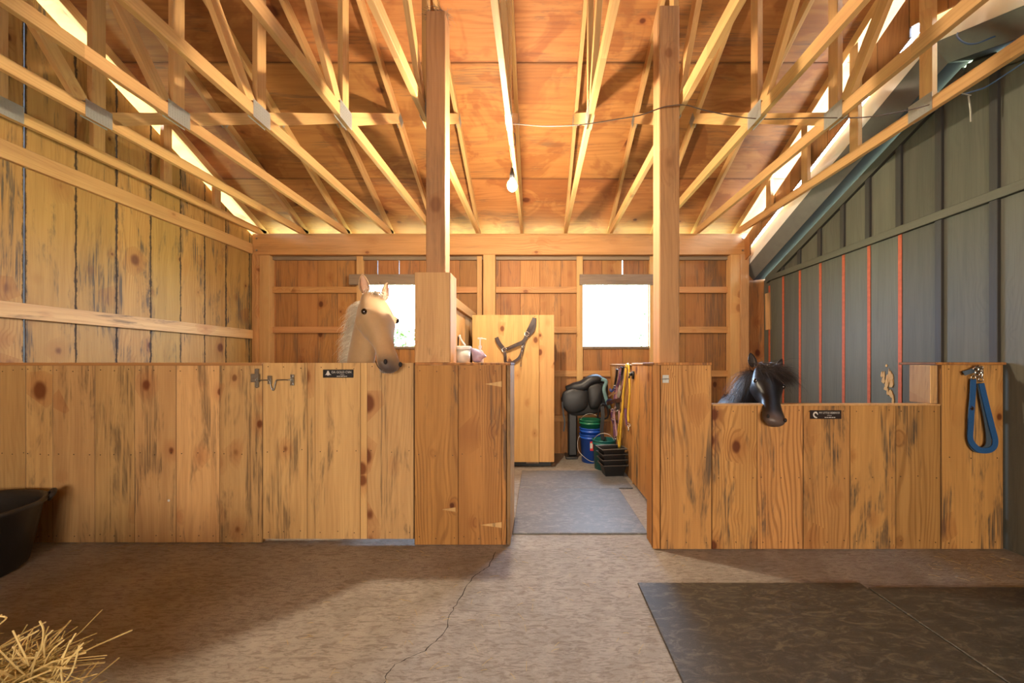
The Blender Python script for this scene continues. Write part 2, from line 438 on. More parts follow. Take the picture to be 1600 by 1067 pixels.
for z, cuts in ((2.36, [(-3.81, -2.50), (-1.45, -.87), (-.60, .56), (1.71, 2.75)]), (1.785, [(-3.81, -2.50), (-1.45, -.87), (-.60, .56), (1.71, 2.75)]),
                (1.155, [(-3.81, -.87), (-.60, 2.75)]), (.51, [(-3.81, -.87), (-.60, 2.75)])):
    for a, b in cuts: hgirt(a, b, z)
def stud(x0, x1, d=.089, z0=0, z1=2.84, mat='stud', par=wb): board('stud', ((x0+x1)/2, YB-d, z0), (0, 0, 1), (0, -1, 0), x1-x0, d, z1-z0, M[mat], par)
stud(-4.03, -3.95, .14, mat='beam'); stud(-3.95, -3.81, .10, mat='stud'); stud(-.87, -.80, .05); stud(-.77, -.60, .12)
stud(.56, .65, .045, 1.0); stud(1.61, 1.71, .045, 1.0); stud(2.73, 2.86, .12, mat='stud'); stud(2.86, 2.98, .14, mat='post')
stud(-2.60, -2.51, .045, 1.0); stud(-1.55, -1.45, .045, 1.0)
hgirt(-3.81, 2.73, 2.815, h=.05, mat='grey_lumber')
for n_, (a, b) in enumerate(wins, 1):
    w = struct('window_%d' % n_, ((a+b)/2, YB, WZ0), 'square window opening without glass')
    board('header', (a-.06 if n_ == 2 else a-.19, YB-.078, 2.50), (1, 0, 0), (0, -1, 0), .15, .038, b-a+.12+(.13 if n_ == 1 else 0), M['grey_lumber'], w)
    board('sill', (a-.02, YB-.02, WZ0-.02), (1, 0, 0), (0, -1, 0), .036, .06, b-a+.04, M['grey_lumber'], w)
    for s in (a-.012, b+.012): board('jamb', (s, YB-.005, WZ0), (0, 0, 1), (0, -1, 0), .022, .05, WZ1-WZ0, M['beam'], w)
# the wall plate beam under the trusses
bt = empty('wall_plate_beam', (-.5, YB-.1, 2.84), label='long orange timber beam on top of the back wall, under the truss ends', cat='beam')
board('beam_plank', (-4.03, 5.155, 2.985), (1, 0, 0), (0, -1, 0), .29, .038, 7.0, M['beam'], bt)
board('beam_plank', (-4.03, 5.195, 2.985), (1, 0, 0), (0, -1, 0), .29, .038, 7.0, M['beam'], bt)
board('top_plate', (-4.03, 5.155, 3.128), (1, 0, 0), (0, -1, 0), .02, .14, 7.0, M['stud'], bt)
for x in (-3.97, 2.90):
    for z in (2.90, 3.07):
        g = G(); g.lathe((0, 0, 0), [(0, .012), (.012, .012), (.014, 0)], 8); g.V = [Vector((v.x+x, 5.155-v.z, v.y+z)) for v in g.V]; g.obj('bolt', M['steel'], bt)

# ---------------------------------------------------------------- left wall
wl = struct('wall_left', (XL, 1, 0), 'left wall of wide pine boards with dark waney edges')
ys = [5.28+.02, 5.13, 4.74, 4.44, 4.14, 3.82, 3.51, 3.20, 2.88]
while ys[-1] > YF+.1: ys.append(max(ys[-1]-.31, YF))
GL = {8: .006, 6: .0035, 1: .002}
for i in range(len(ys)-1):
    y1, y0 = ys[i]-GL.get(i, 0)/2, ys[i+1]+GL.get(i+1, 0)/2
    ym = (y0+y1)/2; zt = roof_z(ym)-.20
    # side facing +X: local x = (-facing) x dir = (-1,0,0)x(0,0,1) = (0,1,0)
    sl = -.5 if ym > .9 else .5
    board('board', (XL+R.uniform(-.002, 0), ym, 0), (0, 0, 1), (1, 0, 0), y1-y0, .024, zt, M['pine_left'], wl, s1=sl)
for z, h in ((2.915, .14), (1.71, .125), (.70, .13)):
    board('girt', (XL+.038, YF, z), (0, 1, 0), (1, 0, 0), h, .038, YB-.14-YF, M['pine'] if z < 2.5 else M['stud'], wl)

# ---------------------------------------------------------------- right wall: the older grey barn
wr = struct('wall_right', (XR, 1, 0), 'grey painted board and batten gable wall of the older barn')
def rake(y): return 2.71+.43*(4.79-y) if y > 2.775 else 2.71+.43*(4.79-2.775)-.43*(2.775-y)
seams = [5.30, 5.16, 4.87, 4.56, 4.23, 3.91, 3.61, 3.30, 2.97, 2.61]
while seams[-1] > YF+.1: seams.append(max(seams[-1]-.31, YF))
for i in range(len(seams)-1):
    y1, y0 = seams[i], seams[i+1]; ym = (y0+y1)/2; a = rake(ym); 
    if ym < .3: a = 3.0
    sl = .43 if ym > 2.775 else -.43
    if ym < .3: sl = 0
    # facing -X: local x = (1,0,0)x(0,0,1) = (0,-1,0)
    board('board', (XR+R.uniform(0, .003), ym, 0), (0, 0, 1), (-1, 0, 0), y1-y0, .024, a, M['grey_paint'], wr, s1=sl)
ZG = 2.50
for i, y in enumerate(seams[1:-1]):
    top = rake(y)
    if y > .4 and top > ZG+.06: board('batten', (XR-.022, y, ZG+.03), (0, 0, 1), (-1, 0, 0), .05, .022, top-ZG-.03, M['grey_dark'] if y > 2.5 else M['grey_paint'], wr)
    if y > 3.1: board('red_seam', (XR-.004, y, 0), (0, 0, 1), (-1, 0, 0), .034, .004, ZG-.03 if y < 5.1 else 2.4, M['red'], wr, ch=.001)
    else: board('batten', (XR-.022, y, 0), (0, 0, 1), (-1, 0, 0), .05, .022, ZG-.03, M['grey_dark'], wr)
board('girt', (XR-.036, .3, ZG), (0, 1, 0), (-1, 0, 0), .07, .036, 4.82, M['grey_paint'], wr)
L = math.hypot(1, .43)
board('frieze', (XR-.034, 2.775, rake(2.775)-.05), (0, 1, -.43), (-1, 0, 0), .09, .034, (5.2-2.775)*L, M['grey_paint'], wr)
board('frieze', (XR-.034, 2.775, rake(2.775)-.05), (0, -1, -.43), (-1, 0, 0), .09, .034, (2.775-.3)*L, M['grey_paint'], wr)
g = G()
for k_ in range(26):   # bare scraped patch on the grey boards
    cx = 1388+R.gauss(0, 6); cy = 588+R.gauss(0, 6) if k_ < 16 else 610+R.gauss(0, 10)
    q = 570*XR/(cx-840); a_ = P(cx, cy, q); w_ = R.uniform(.006, .02); h_ = R.uniform(.012, .05)
    g.prism([(a_.y-w_, a_.z-h_*.3), (a_.y-w_*.2, a_.z-h_), (a_.y+w_, a_.z-h_*.5), (a_.y+w_*.6, a_.z+h_*.6), (a_.y-w_*.4, a_.z+h_)], 'x', XR-.0012-.0002*k_, XR+.002)
g.obj('scraped_patch', M['stud'], wr)
board('offcut', (XR-.02, 5.17, 1.78), (0, .03, 1), (-1, 0, 0), .10, .02, .52, M['pine'], wr)
# overhanging roof edge of the grey barn
def T(y): return 2.893+.43*(5.2-y) if y > 2.775 else 2.893+.43*(5.2-2.775)-.43*(2.775-y)
def rake_strip(name, prof, mat, ya=5.30, yb=2.775, yc=.2):
    g = G(); n = len(prof); V = []; F = []
    for y in (ya, yb, yc):
        for (x, s) in prof: V.append((x, y, T(y)+s))
    for r in range(2):
        for i in range(n): F.append((r*n+i, r*n+(i+1) % n, (r+1)*n+(i+1) % n, (r+1)*n+i))
    F += [tuple(reversed(range(n))), tuple(range(2*n, 3*n))]
    g.add((V, F)); return g.obj(name, mat, None, base=(3.1, 2.775, 3.6))
er = struct('trim_1', (3.1, 2.775, 3.6), 'overhanging roof edge of the grey barn with white metal trim')
for n_, pr, m in (('white_trim', [(3.0, 0), (3.0, -.20), (3.015, -.20), (3.03, -.01), (3.30, .0), (3.30, .012)], 'white'),
                  ('fascia', [(3.0, -.202), (3.12, -.35), (3.13, -.34), (3.02, -.19)], 'fascia_grey'),
                  ('soffit', [(3.12, -.352), (3.29, -.335), (3.29, -.32), (3.13, -.337)], 'soffit'),
                  ('roof_deck', [(3.03, -.012), (3.03, -.05), (4.6, -.05), (4.6, -.0)], 'white')):  # unseen deck made white so it bounces daylight up to the sheathing
    o = rake_strip(n_, pr, M[m]); toparent(o, er)
# pine closure boards between the last truss and the grey barn's roof edge
yy = 5.30
wg = struct('wall_gable', (2.92, 3, 3), 'pine closure boards above the grey barn roof edge')
while yy > YF:
    y0 = yy-.27; ym = (yy+y0)/2
    zb = T(ym)-.03; zt = roof_z(ym)-.27
    if yy > 5.2: zb = 2.75
    if yy < .6: zb = 2.7  # unseen boards carried on behind the camera to shut out stray sun
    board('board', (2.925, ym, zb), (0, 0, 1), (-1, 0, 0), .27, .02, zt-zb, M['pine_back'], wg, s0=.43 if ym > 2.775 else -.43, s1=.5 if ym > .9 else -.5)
    yy = y0
board('sun_block_board', (2.945, YF, 2.85), (0, 1, 0), (0, 0, -1), .36*2, .02, 3.8, M['pine_back'], wg)  # unseen board added to close the gap against direct sun
# wall behind the camera, closed so no sky light comes in
wf = struct('wall_front', (0, YF, 0), 'front wall behind the camera')
x = XL
while x < XR:
    z0 = 0
    board('board', (x+.15, YF, z0), (0, 0, 1), (0, 1, 0), .30, .024, roof_z(YF)-z0+.1 if z0 == 0 else 2.0, M['pine_back'], wf); x += .30

# ---------------------------------------------------------------- roof sheathing
ce = struct('ceiling', (0, .9, roof_z(.9)), 'underside of the roof, stained plywood sheets on trusses')
SL = math.hypot(1, .5)
XS = [-3.97, -3.36, -2.75, -2.12, -1.48, -.85, -.22, .40, 1.04, 1.67, 2.27, 2.87]
rows = [(5.67, 4.58), (4.58, 3.48), (3.48, 2.39), (2.39, 1.30), (1.30, .9)]
rows = rows + [(.9, .5), (.5, -.6), (-.6, -1.7), (-1.7, -2.8), (-2.8, -3.8)]
for r, (ya, yb) in enumerate(rows):
    seq = [-4.75, -3.36, -.85, 1.67, 3.16] if r % 2 else [-4.75, -2.12, .40, 2.87, 3.16]
    for a, b in zip(seq, seq[1:]):
        za, zb = roof_z(ya), roof_z(yb)
        l = b-a; w = math.hypot(ya-yb, za-zb)-.004
        mid = ((ya+yb)/2, (za+zb)/2)
        nrm = Vector((0, -.5, -1)) if ya > .9 else Vector((0, .5, -1))
        board('plywood_sheet', (a+.001, mid[0], mid[1]), (1, 0, 0), nrm, w, .016, l-.003, M['ply'], ce, ch=.0015)
rk = G()
for n_ in (0, 1):
    ys2 = (5.72, .9) if n_ == 0 else (.9, -3.85)
    V = [(x, y, roof_z(y)+dz) for y in ys2 for x in (-4.78, 3.18) for dz in (.024, .06)]
    rk.add((V, [(0, 1, 3, 2), (4, 6, 7, 5), (0, 4, 5, 1), (2, 3, 7, 6), (0, 2, 6, 4), (1, 5, 7, 3)]))
rk.obj('roof_sun_block', M['grey_dark'], ce)  # unseen layer added over the sheets so no sun leaks between them
# ---------------------------------------------------------------- trusses
words = ['nearest the left wall', 'second from the left wall', 'third from the left wall', 'fourth from the left wall', 'fifth from the left wall, left of the left post',
         'fixed beside the left post top', 'carrying the hanging bulb', 'just right of the bulb', 'fixed beside the right post top', 'fourth from the right wall' , 'second from the right wall', 'nearest the grey right wall']
words[9] = 'third from the right wall'
def member(name, X, a, b, par, w=.089, mat='truss', trim=0):
    a = Vector((X+.019, a[0], a[1])); b = Vector((X+.019, b[0], b[1])); d = (b-a)
    return board(name, a, d, (1, 0, 0), w, .038, d.length, M[mat], par, ch=.002)
ZC = 3.14+.0445
def topc(y): return roof_z(y)-.0445*SL-.003
def gusset(X, y, z, par, w=.17, h=.13, rot=0):
    for s in (-1, 1):
        g = G(); g.box((-.0008, -w/2, -h/2), (.0008, w/2, h/2))
        for i in range(5):
            for j in range(8): g.box((-.002, -w/2+.012+j*(w-.02)/8, -h/2+.012+i*(h-.02)/5), (.002, -w/2+.018+j*(w-.02)/8, -h/2+.026+i*(h-.02)/5))
        o = g.obj('gusset_plate', M['gusset'], None); o.location = (X+s*.0208, y, z); o.rotation_euler = (rot, 0, 0); toparent(o, par)
for i, X in enumerate(XS):
    t = empty('roof_truss', (X, YB, 3.14), label='pale lumber roof truss '+words[i], cat='roof truss', group='roof trusses')
    member('bottom_chord', X, (5.32, ZC), (2.2, ZC), t)
    member('bottom_chord', X, (2.2, ZC), (-3.5, ZC), t)
    member('top_chord', X, (5.62, topc(5.62)), (.9, topc(.9)), t)
    member('top_chord', X, (-3.7, topc(-3.7)), (.9, topc(.9)), t)
    if i in (0, 11):
        for y in (4.51, 3.90, 3.29, 2.68, 2.07, 1.46, .85, .24, -.37, -.98, -1.59, -2.2):
            member('web', X, (y, ZC+.0445), (y, topc(y)-.05), t)
        gusset(X, 2.72, ZC+.02, t)
    else:
        member('vertical_web', X, (2.78, ZC+.045), (2.78, topc(2.78)-.05), t)
        member('web', X, (2.86, ZC+.03), (3.86, topc(3.86)-.035), t)
        member('web', X, (2.68, ZC+.05), (1.35, topc(1.35)-.05), t)
        member('web', X, (-.90, ZC+.03), (-1.9, topc(-1.9)-.035), t)
        member('web', X, (-.80, ZC+.05), (.5, topc(.5)-.05), t)
        gusset(X, 2.78, ZC+.01, t); gusset(X, 3.90, topc(3.9)-.01, t, .10, .10, -.46); gusset(X, 2.78, topc(2.78)-.01, t, .09, .09, -.46)
# end boards between the truss heels (greenish, outside the eave)
g = struct('eave_fascia', (0, 5.7, 3.0)); g['label'] = 'board along the eave outside'
board('eave_board', (-4.75, 5.66, 3.03), (1, 0, 0), (0, -1, 0), .14, .02, 7.9, M['stud'], g)

# ---------------------------------------------------------------- posts
def post(x0, x1, y0, y1, z0, z1, label, m='post'):
    o = board('support_post', ((x0+x1)/2, y0, z0), (0, 0, 1), (0, -1, 0), x1-x0, y1-y0, z1-z0, M[m], None, ch=.006)
    return tag(o, label, 'post', 'tall square posts')
post(-.815, -.675, 2.66, 2.80, 1.3075, 3.87, 'tall square timber post rising out of the boxed base left of the aisle')
post(.875, 1.02, 2.62, 2.76, 1.3075, 3.87, 'tall square timber post standing behind the right stall pillar')

# ---------------------------------------------------------------- stall fronts
def nails(parent, pts, y, name='nails'):
    g = G()
    for x, z in pts:
        ring = [(x+.0035*math.cos(a), z+.0035*math.sin(a)) for a in [k*PI/3 for k in range(6)]]
        g.prism(ring, 'y', y-.0016, y+.001)
    o = g.obj(name, M['nail'], parent); o['kind'] = 'stuff'; return o
def front_boards(par, xs, y, z0, z1, mat, t=.024, nl=True):
    N = []
    for a, b in zip(xs, xs[1:]):
        o = board('board', ((a+b)/2, y+R.uniform(0, .002), z0), (0, 0, 1), (0, -1, 0), b-a, t, z1-z0, M[mat] if isinstance(mat, str) else mat, par, ch=.0022)
        if nl and b-a > .1:
            for fx in (.12, .5, .88):
                for z in (z1-.035, z0+(z1-z0)*.5, z0+.05): N.append((a+(b-a)*fx+R.uniform(-.01, .01), z+R.uniform(-.01, .01)))
    if nl: nails(par, N, y)
def fx(px, Y=2.64): return (px-840)*Y/570
lf = empty('stall_front', (-3.0, 2.65, 0), label='long fixed pine board stall front from the left wall to the latched door', cat='stall front')
front_boards(lf, [XL+.01, fx(0), fx(40), fx(82), fx(148), fx(210), fx(275), fx(343), fx(410)], 2.64, 0.005, 1.288, 'pine')
board('cap', (XL+.01, 2.636, 1.296), (1, 0, 0), (0, -1, 0), .022, .08, fx(410)-XL-.01, M['beam'], lf)
box('rail', (XL+.02, 2.667, 1.20), (fx(409), 2.71, 1.284), M['stud'], lf); box('rail', (XL+.02, 2.667, .1), (fx(409), 2.71, .19), M['stud'], lf)
g = G(); g.ball((fx(264), 2.638, .31), (.009, .003, .009)); g.obj('white_spot', M['white'], lf)
ld = empty('stall_door', (-1.45, 2.65, .03), label='pale pine stall door with latch and name plate under the gold horse', cat='stall door')
front_boards(ld, [fx(411.5), fx(481), fx(493), fx(564), fx(574), fx(647)], 2.632, .035, 1.305, 'pine')
box('rail', (fx(413), 2.66, 1.20), (fx(644), 2.70, 1.30), M['stud'], ld); box('rail', (fx(413), 2.66, .12), (fx(644), 2.70, .22), M['stud'], ld)
# latch
g = G(); y = 2.622
def LP(px, py, yy=y): return P(px, py, yy)
lt = G().tube([LP(404, 594), LP(419, 594), LP(421, 596), LP(425, 608), LP(428, 608.5), LP(431, 596), LP(435, 593.5), LP(457, 593.5)], .0045, 8, 3).obj('bolt_rod', M['steel'], ld, True)
g = G(); g.ball(LP(457, 588), (.007, .004, .009)); g.ball(LP(457, 599), (.007, .004, .009)); g.box(LP(454.5, 602, 2.63), LP(459, 585, 2.622)); g.torus(LP(456, 593.5), .007, .003, (1, 0, 0)); g.obj('latch_plate', M['steel'], ld)
g = G(); g.box(LP(419, 600, 2.63), LP(424, 587, 2.622)); g.torus(LP(421, 594), .008, .003, (1, 0, 0)); g.obj('latch_plate', M['steel'], ld)
g = G(); g.box(P(399, 605, 2.639), P(404, 576, 2.632)); g.torus(P(401, 593, 2.628), .011, .004, (1, 0, 0)); g.ball(P(401, 578, 2.636), (.011, .005, .011)); g.ball(P(401, 604, 2.636), (.011, .005, .011)); g.box(P(394, 597, 2.637), P(404, 584, 2.622)); g.obj('latch_keeper', M['steel'], lf)
M['plate'] = plain('black_name_plate', (.012, .010, .010), .35, var=.1); M['ink'] = plain('white_lettering', (.62, .58, .52), .6, var=.05)
M['plate2'] = plain('brown_black_name_plate', (.028, .018, .015), .35, var=.1)
def text(s, x, z, y, size, parent, mat, width=None, name='lettering'):
    cu = bpy.data.curves.new(name, 'FONT'); cu.body = s; cu.size = size; cu.align_x = 'CENTER'; cu.align_y = 'CENTER'; cu.extrude = .0004; cu.resolution_u = 3
    t = bpy.data.objects.new(name, cu); COL.objects.link(t)
    bpy.context.view_layer.update()
    dg = bpy.context.evaluated_depsgraph_get(); me = bpy.data.meshes.new_from_object(t.evaluated_get(dg))
    bpy.data.objects.remove(t)
    if width:
        xs_ = [v.co.x for v in me.vertices]; w = max(xs_)-min(xs_); f = width/w
        for v in me.vertices: v.co.x *= f
    me.materials.clear(); me.materials.append(mat)
    o = bpy.data.objects.new(name, me); COL.objects.link(o); o.rotation_euler = (PI/2, 0, 0); o.location = (x, y, z)
    toparent(o, parent); return o
def name_plate(parent, px0, px1, py0, py1, Y, lines, mat, emblem):
    a = P(px0, py1, Y); b = P(px1, py0, Y)
    pl = box('name_plate', (a.x, Y, a.z), (b.x, Y+.004, b.z), M[mat], parent, bev=.001)
    w = b.x-a.x; h = b.z-a.z
    for s, u, v, size, wid in lines: text(s, a.x+w*u, a.z+h*v, Y-.0008, h*size, pl, M['ink'], w*wid)
    g = G(); ex = a.x+w*.17; ez = a.z+h*.42
    if emblem == 'crest':
        for pts_ in ([(-.4, -.12), (-.25, .02), (-.12, .30), (-.10, .45), (.10, .45), (.12, .30), (.25, .02), (.42, -.12), (.2, -.06), (.1, -.16), (-.1, -.16), (-.2, -.06)],):
            g.prism([(ex+p[0]*h, ez+p[1]*h*.9) for p in pts_], 'y', Y-.001, Y)
    else:
        pr = [(-.32, .0), (-.26, .22), (-.1, .36), (.1, .38), (.2, .26), (.28, .05), (.22, .0), (.12, .14), (-.02, .2), (-.16, .1), (-.14, -.08), (.02, -.22), (.22, -.3), (.1, -.38), (-.1, -.34), (-.24, -.2)]
        g.prism([(ex+p[0]*h, ez+.05*h+p[1]*h) for p in pr], 'y', Y-.001, Y)
    for u in (.46, .52, .585, .63, .69, .75): g.box((a.x+w*u, Y-.0008, a.z+h*.13), (a.x+w*(u+.045), Y, a.z+h*.215))
    g.obj('emblem', M['ink'], pl, fix=True)
    return pl
name_plate(ld, 504.5, 552, 577.3, 590, 2.626, [('DA GOLD CVH', .61, .66, .40, .64), ('~', .64, .38, .5, .14)], 'plate', 'crest')

# boxed cabinet between the aisle and the left stall
cb = empty('feed_cabinet', (-.54, 2.85, 0), label='orange pine boarded cabinet between the left stall door and the aisle', cat='cabinet')
C0, C1, CY = fx(647.5, 2.61), fx(791, 2.61), 2.61
front_boards(cb, [C0, fx(716, 2.61), fx(784, 2.61)], CY, .004, 1.288, 'pine_warm')
board('corner_board', ((fx(784, 2.61)+C1)/2, CY, .004), (0, 0, 1), (0, -1, 0), C1-fx(784, 2.61), .03, 1.284, M['pine_warm'], cb)
xr = -.195
ya = 2.612
while ya < 3.05:
    board('side_board', (xr, ya+.11, .004), (0, 0, 1), (1, 0, 0), .22, .024, 1.284, M['pine'], cb); ya += .22
board('side_board', (C0, 2.72, .004), (0, 0, 1), (-1, 0, 0), .20, .022, 1.284, M['pine'], cb)
box('top', (C0, 2.604, 1.289), (xr+.004, 3.06, 1.307), M['pine_warm'], cb)
box('back_panel', (C0+.02, 3.02, .01), (xr-.03, 3.04, 1.285), M['stud'], cb)
for px0, px1, py, hh in ((758, 784, 600, 9), (750, 784, 820, 9), (690, 712, 796, 7)):
    g = G(); a = P(px0, py, 2.607); b = P(px1, py-hh/2, 2.607); c = P(px1, py+hh/2, 2.607)
    g.prism([(a.x, a.z), (c.x, c.z), (b.x, b.z)], 'y', 2.6055, 2.612); g.obj('hinge_mark', M['pine'], cb)  # pale wedge marks left by strap hinges, built as thin slabs
bx = empty('post_casing', (-.755, 2.7, 1.307), label='boxed pine casing around the foot of the left post, on the cabinet', cat='casing')
board('front_board', ((C0+fx(703, 2.61))/2, 2.612, 1.308), (0, 0, 1), (0, -1, 0), fx(703, 2.61)-C0, .024, .645, M['pine'], bx)
board('side_board', (fx(703, 2.61)+.002, 2.715, 1.308), (0, 0, 1), (1, 0, 0), .19, .024, .645, M['pine'], bx, s1=-.45*0)
board('side_board', (C0, 2.72, 1.308), (0, 0, 1), (-1, 0, 0), .17, .022, .645, M['stud'], bx)

# partition between left stall and aisle
pt = empty('stall_partition', (-.88, 3.9, 0), label='tall boarded partition with pale top rail behind the cabinet', cat='partition')
y = 3.07
while y < 5.1:
    board('board', (-.90, y+.145, 0), (0, 0, 1), (1, 0, 0), .29, .022, 1.93, M['pine'], pt); y += .29
board('top_rail', (-.862, 2.85, 1.95), (0, 1, 0), (1, 0, 0), .10, .038, 2.28, M['stud'], pt)
# hinged plywood door in the tack room
td = empty('plywood_door', (-.3, 4.55, .06), label='tall plywood door panel with a brown halter hung on it', cat='door')
board('panel', (fx(790, 4.54), 4.54, .075), (0, 0, 1), (0, -1, 0), fx(842, 4.54)-fx(738, 4.54), .019, 1.83, M['ply_door'], td)
board('panel', (fx(854.2, 4.54), 4.54, .075), (0, 0, 1), (0, -1, 0), fx(866, 4.54)-fx(842.5, 4.54), .019, 1.83, M['ply_door'], td)
box('batten', (fx(742, 4.54), 4.56, .10), (fx(864, 4.54), 4.60, .19), M['grey_lumber'], td); box('batten', (fx(742, 4.54), 4.56, 1.75), (fx(864, 4.54), 4.60, 1.84), M['grey_lumber'], td)
box('foot_rail', (fx(822, 4.54), 4.555, .052), (fx(842, 4.54), 4.58, .10), M['grey_lumber'], td)
lkr = empty('tack_locker', (-.4, 4.85, 0), label='dark cupboard behind the plywood door', cat='cupboard')
box('plinth', (-.80, 4.63, 0), (.17, 5.12, .05), M['black_plastic'], lkr); box('side_panel', (.15, 4.62, .05), (.17, 5.12, 1.8), M['grey_lumber'], lkr); box('side_panel', (-.80, 4.62, .05), (-.78, 5.12, 1.8), M['grey_lumber'], lkr)

# right stall
rf = empty('stall_front', (2.0, 2.57, 0), label='low pine stall front between two pillars, under the black pony', cat='stall front')
s2 = 570/2.55
def rx(px): return (px-840)/s2
front_boards(rf, [rx(1032), rx(1112)], 2.55, .004, 1.288, 'pine_weather')
front_boards(rf, [rx(1112.5), rx(1183), rx(1255), rx(1328), rx(1400), rx(1470)], 2.55, .004, 1.005, 'pine_weather')
front_boards(rf, [rx(1471), rx(1568)], 2.55, .004, 1.29, 'pine_weather')
board('corner_board', (rx(1026), 2.553, .004), (0, 0, 1), (0, -1, 0), .05, .03, 1.284, M['pine_warm'], rf)
for k in range(1): board('side_board', (rx(1021.5), 2.635, .004), (0, 0, 1), (-1, 0, 0), .16, .022, 1.284, M['pine_warm'], rf)
box('cap', (rx(1020), 2.54, 1.289), (rx(1112), 2.80, 1.307), M['pine_warm'], rf)
box('cap', (rx(1459), 2.54, 1.291), (rx(1577)-.03, 2.80, 1.309), M['pine_warm'], rf)
box('cap', (rx(1113), 2.545, 1.005), (rx(1469), 2.62, 1.017), M['stud'], rf)
box('side_board', (rx(1459), 2.572, 1.018), (rx(1470.5), 2.72, 1.288), M['pine'], rf); box('side_board', (rx(1100), 2.60, 1.017), (rx(1112), 2.72, 1.288), M['pine'], rf)
box('rail', (rx(1034), 2.577, .15), (rx(1566), 2.615, .24), M['stud'], rf); box('rail', (rx(1034), 2.577, .90), (rx(1566), 2.615, .99), M['stud'], rf)
g = G(); g.box(P(1035, 598, 2.549), P(1045, 586, 2.543)); g.tube([P(1034, 592, 2.54), P(1046, 592, 2.54)], .004); g.ball(P(1040, 592, 2.541), .006); g.obj('catch', M['gusset'], rf)
name_plate(rf, 1266, 1315, 641, 654.5, 2.544, [('MY LITTLE SIDEKICK', .61, .70, .30, .66), ('~', .61, .42, .5, .14)], 'plate2', 'horse')
# right aisle partition and door
rp = empty('stall_partition', (1.06, 4.6, 0), label='low pine partition hung with halters and yellow rope', cat='partition')
y = 3.96
for w in (.30, .32, .33, .30): board('board', (1.04, y+w/2, .005), (0, 0, 1), (-1, 0, 0), w-.002, .024, 1.27, M['pine_weather'], rp); y += w
board('cap', (1.03, 3.96, 1.285), (0, 1, 0), (-1, 0, 0), .016, .06, 1.25, M['stud'], rp)
rd = empty('stall_door', (1.06, 3.4, 0), label='right aisle stall door with black latch', cat='stall door')
y = 2.80
for w in (.28, .29, .29, .26): board('board', (1.02, y+w/2, .03), (0, 0, 1), (-1, 0, 0), w-.002, .024, 1.255, M['pine_weather'], rd); y += w
board('cap', (1.012, 2.80, 1.296), (0, 1, 0), (-1, 0, 0), .02, .05, 1.13, M['stud'], rd)
board('edge_board', (1.025, 3.935, .005), (0, 0, 1), (-1, 0, 0), .035, .035, 1.29, M['stud'], rd)
g = G(); c = P(990, 586, 3.86); g.box((1.0, c.y-.03, c.z-.04), (1.015, c.y+.03, c.z+.04)); g.tube([(1.0, c.y, c.z), (.975, c.y, c.z), (.965, c.y-.01, c.z-.03)], .009); g.ball((.985, c.y, c.z+.01), .018); g.obj('latch', M['black_plastic'], rd, True)

# ---------------------------------------------------------------- rubber mats
def mat(x0, x1, y0, y1, m, label, grp=None, t=.012):
    o = box('rubber_mat', (x0, y0, .0005), (x1, y1, t), M[m], None, bev=.004); return tag(o, label, 'rubber mat', grp)
mat(.588, 1.895, .32, 2.148, 'mat_black', 'black rubber mat in the foreground, nearer the aisle'); mat(1.905, 3.2, .32, 2.105, 'mat_black', 'black rubber mat in the right foreground corner beside the grey wall')
mat(-.19, .84, 2.775, 3.78, 'mat_grey', 'bluish grey rubber mat at the aisle entrance'); mat(-.19, .99, 3.785, 4.40, 'mat_grey', 'bluish grey rubber mat further in, before the plywood door')

# ---------------------------------------------------------------- hanging bulb and cables
BX, BY, BZ = -.215, 3.08, 2.80
lb = empty('hanging_bulb', (BX, BY, 3.12), label='lit bare bulb hanging on a cord from a truss', cat='light bulb')
g = G(); g.lathe((BX, BY, BZ), [(0, -.044), (.017, -.041), (.032, -.028), (.041, -.008), (.041, .010), (.033, .030), (.019, .046), (.013, .052), (0, .052)], 16); g.obj('bulb', M['bulb'], lb, True)
g = G(); g.lathe((BX, BY, BZ), [(0, .05), (.019, .05), (.021, .06), (.021, .10), (.016, .115), (.010, .15), (0, .155)], 12); g.obj('socket', M['black_plastic'], lb, True)
g = G(); g.tube([(BX, BY, BZ+.15), (BX-.004, BY, BZ+.25), (BX-.02, BY-.01, 3.13), (BX-.028, BY-.01, 3.2), (BX-.03, BY-.01, 3.235), (BX+.02, BY-.01, 3.235), (BX+.022, BY-.01, 3.13), (BX-.01, BY-.012, 3.125)], .004, 6, 4); g.obj('cord', M['cable'], lb, True)
cbl = [P(800, 193, 2.98), P(850, 197, 2.9), (.1, 2.75, 3.12), P(960, 187, 2.66), P(1000, 180, 2.62), P(1034, 168, 2.60), P(1050, 165, 2.595), P(1072, 164, 2.60), P(1100, 172, 2.68), P(1150, 182, 2.75), P(1200, 186, 2.75), P(1275, 184, 2.75), P(1340, 184, 2.72), P(1390, 178, 2.68), P(1440, 167, 2.66), P(1502, 148, 2.62)]
cbl[2] = P(905, 195, 2.75)
cab = G().tube(cbl, .0042, 6, 5).obj('power_cable', M['cable'], None, True, base=(.3, 2.7, 3.0)); tag(cab, 'brown cable strung from the bulb past the right post to the last truss', 'cable')
bc = G().tube([P(1502, 148, 2.62), P(1516, 144, 2.6), P(1540, 136, 2.55), P(1570, 117, 2.45), P(1600, 97, 2.35), P(1680, 40, 2.1)], .005, 6, 5).obj('power_cable', M['cable_blue'], None, True, base=(2.9, 2.6, 3.2)); tag(bc, 'blue cable running under the rightmost truss chord', 'cable')
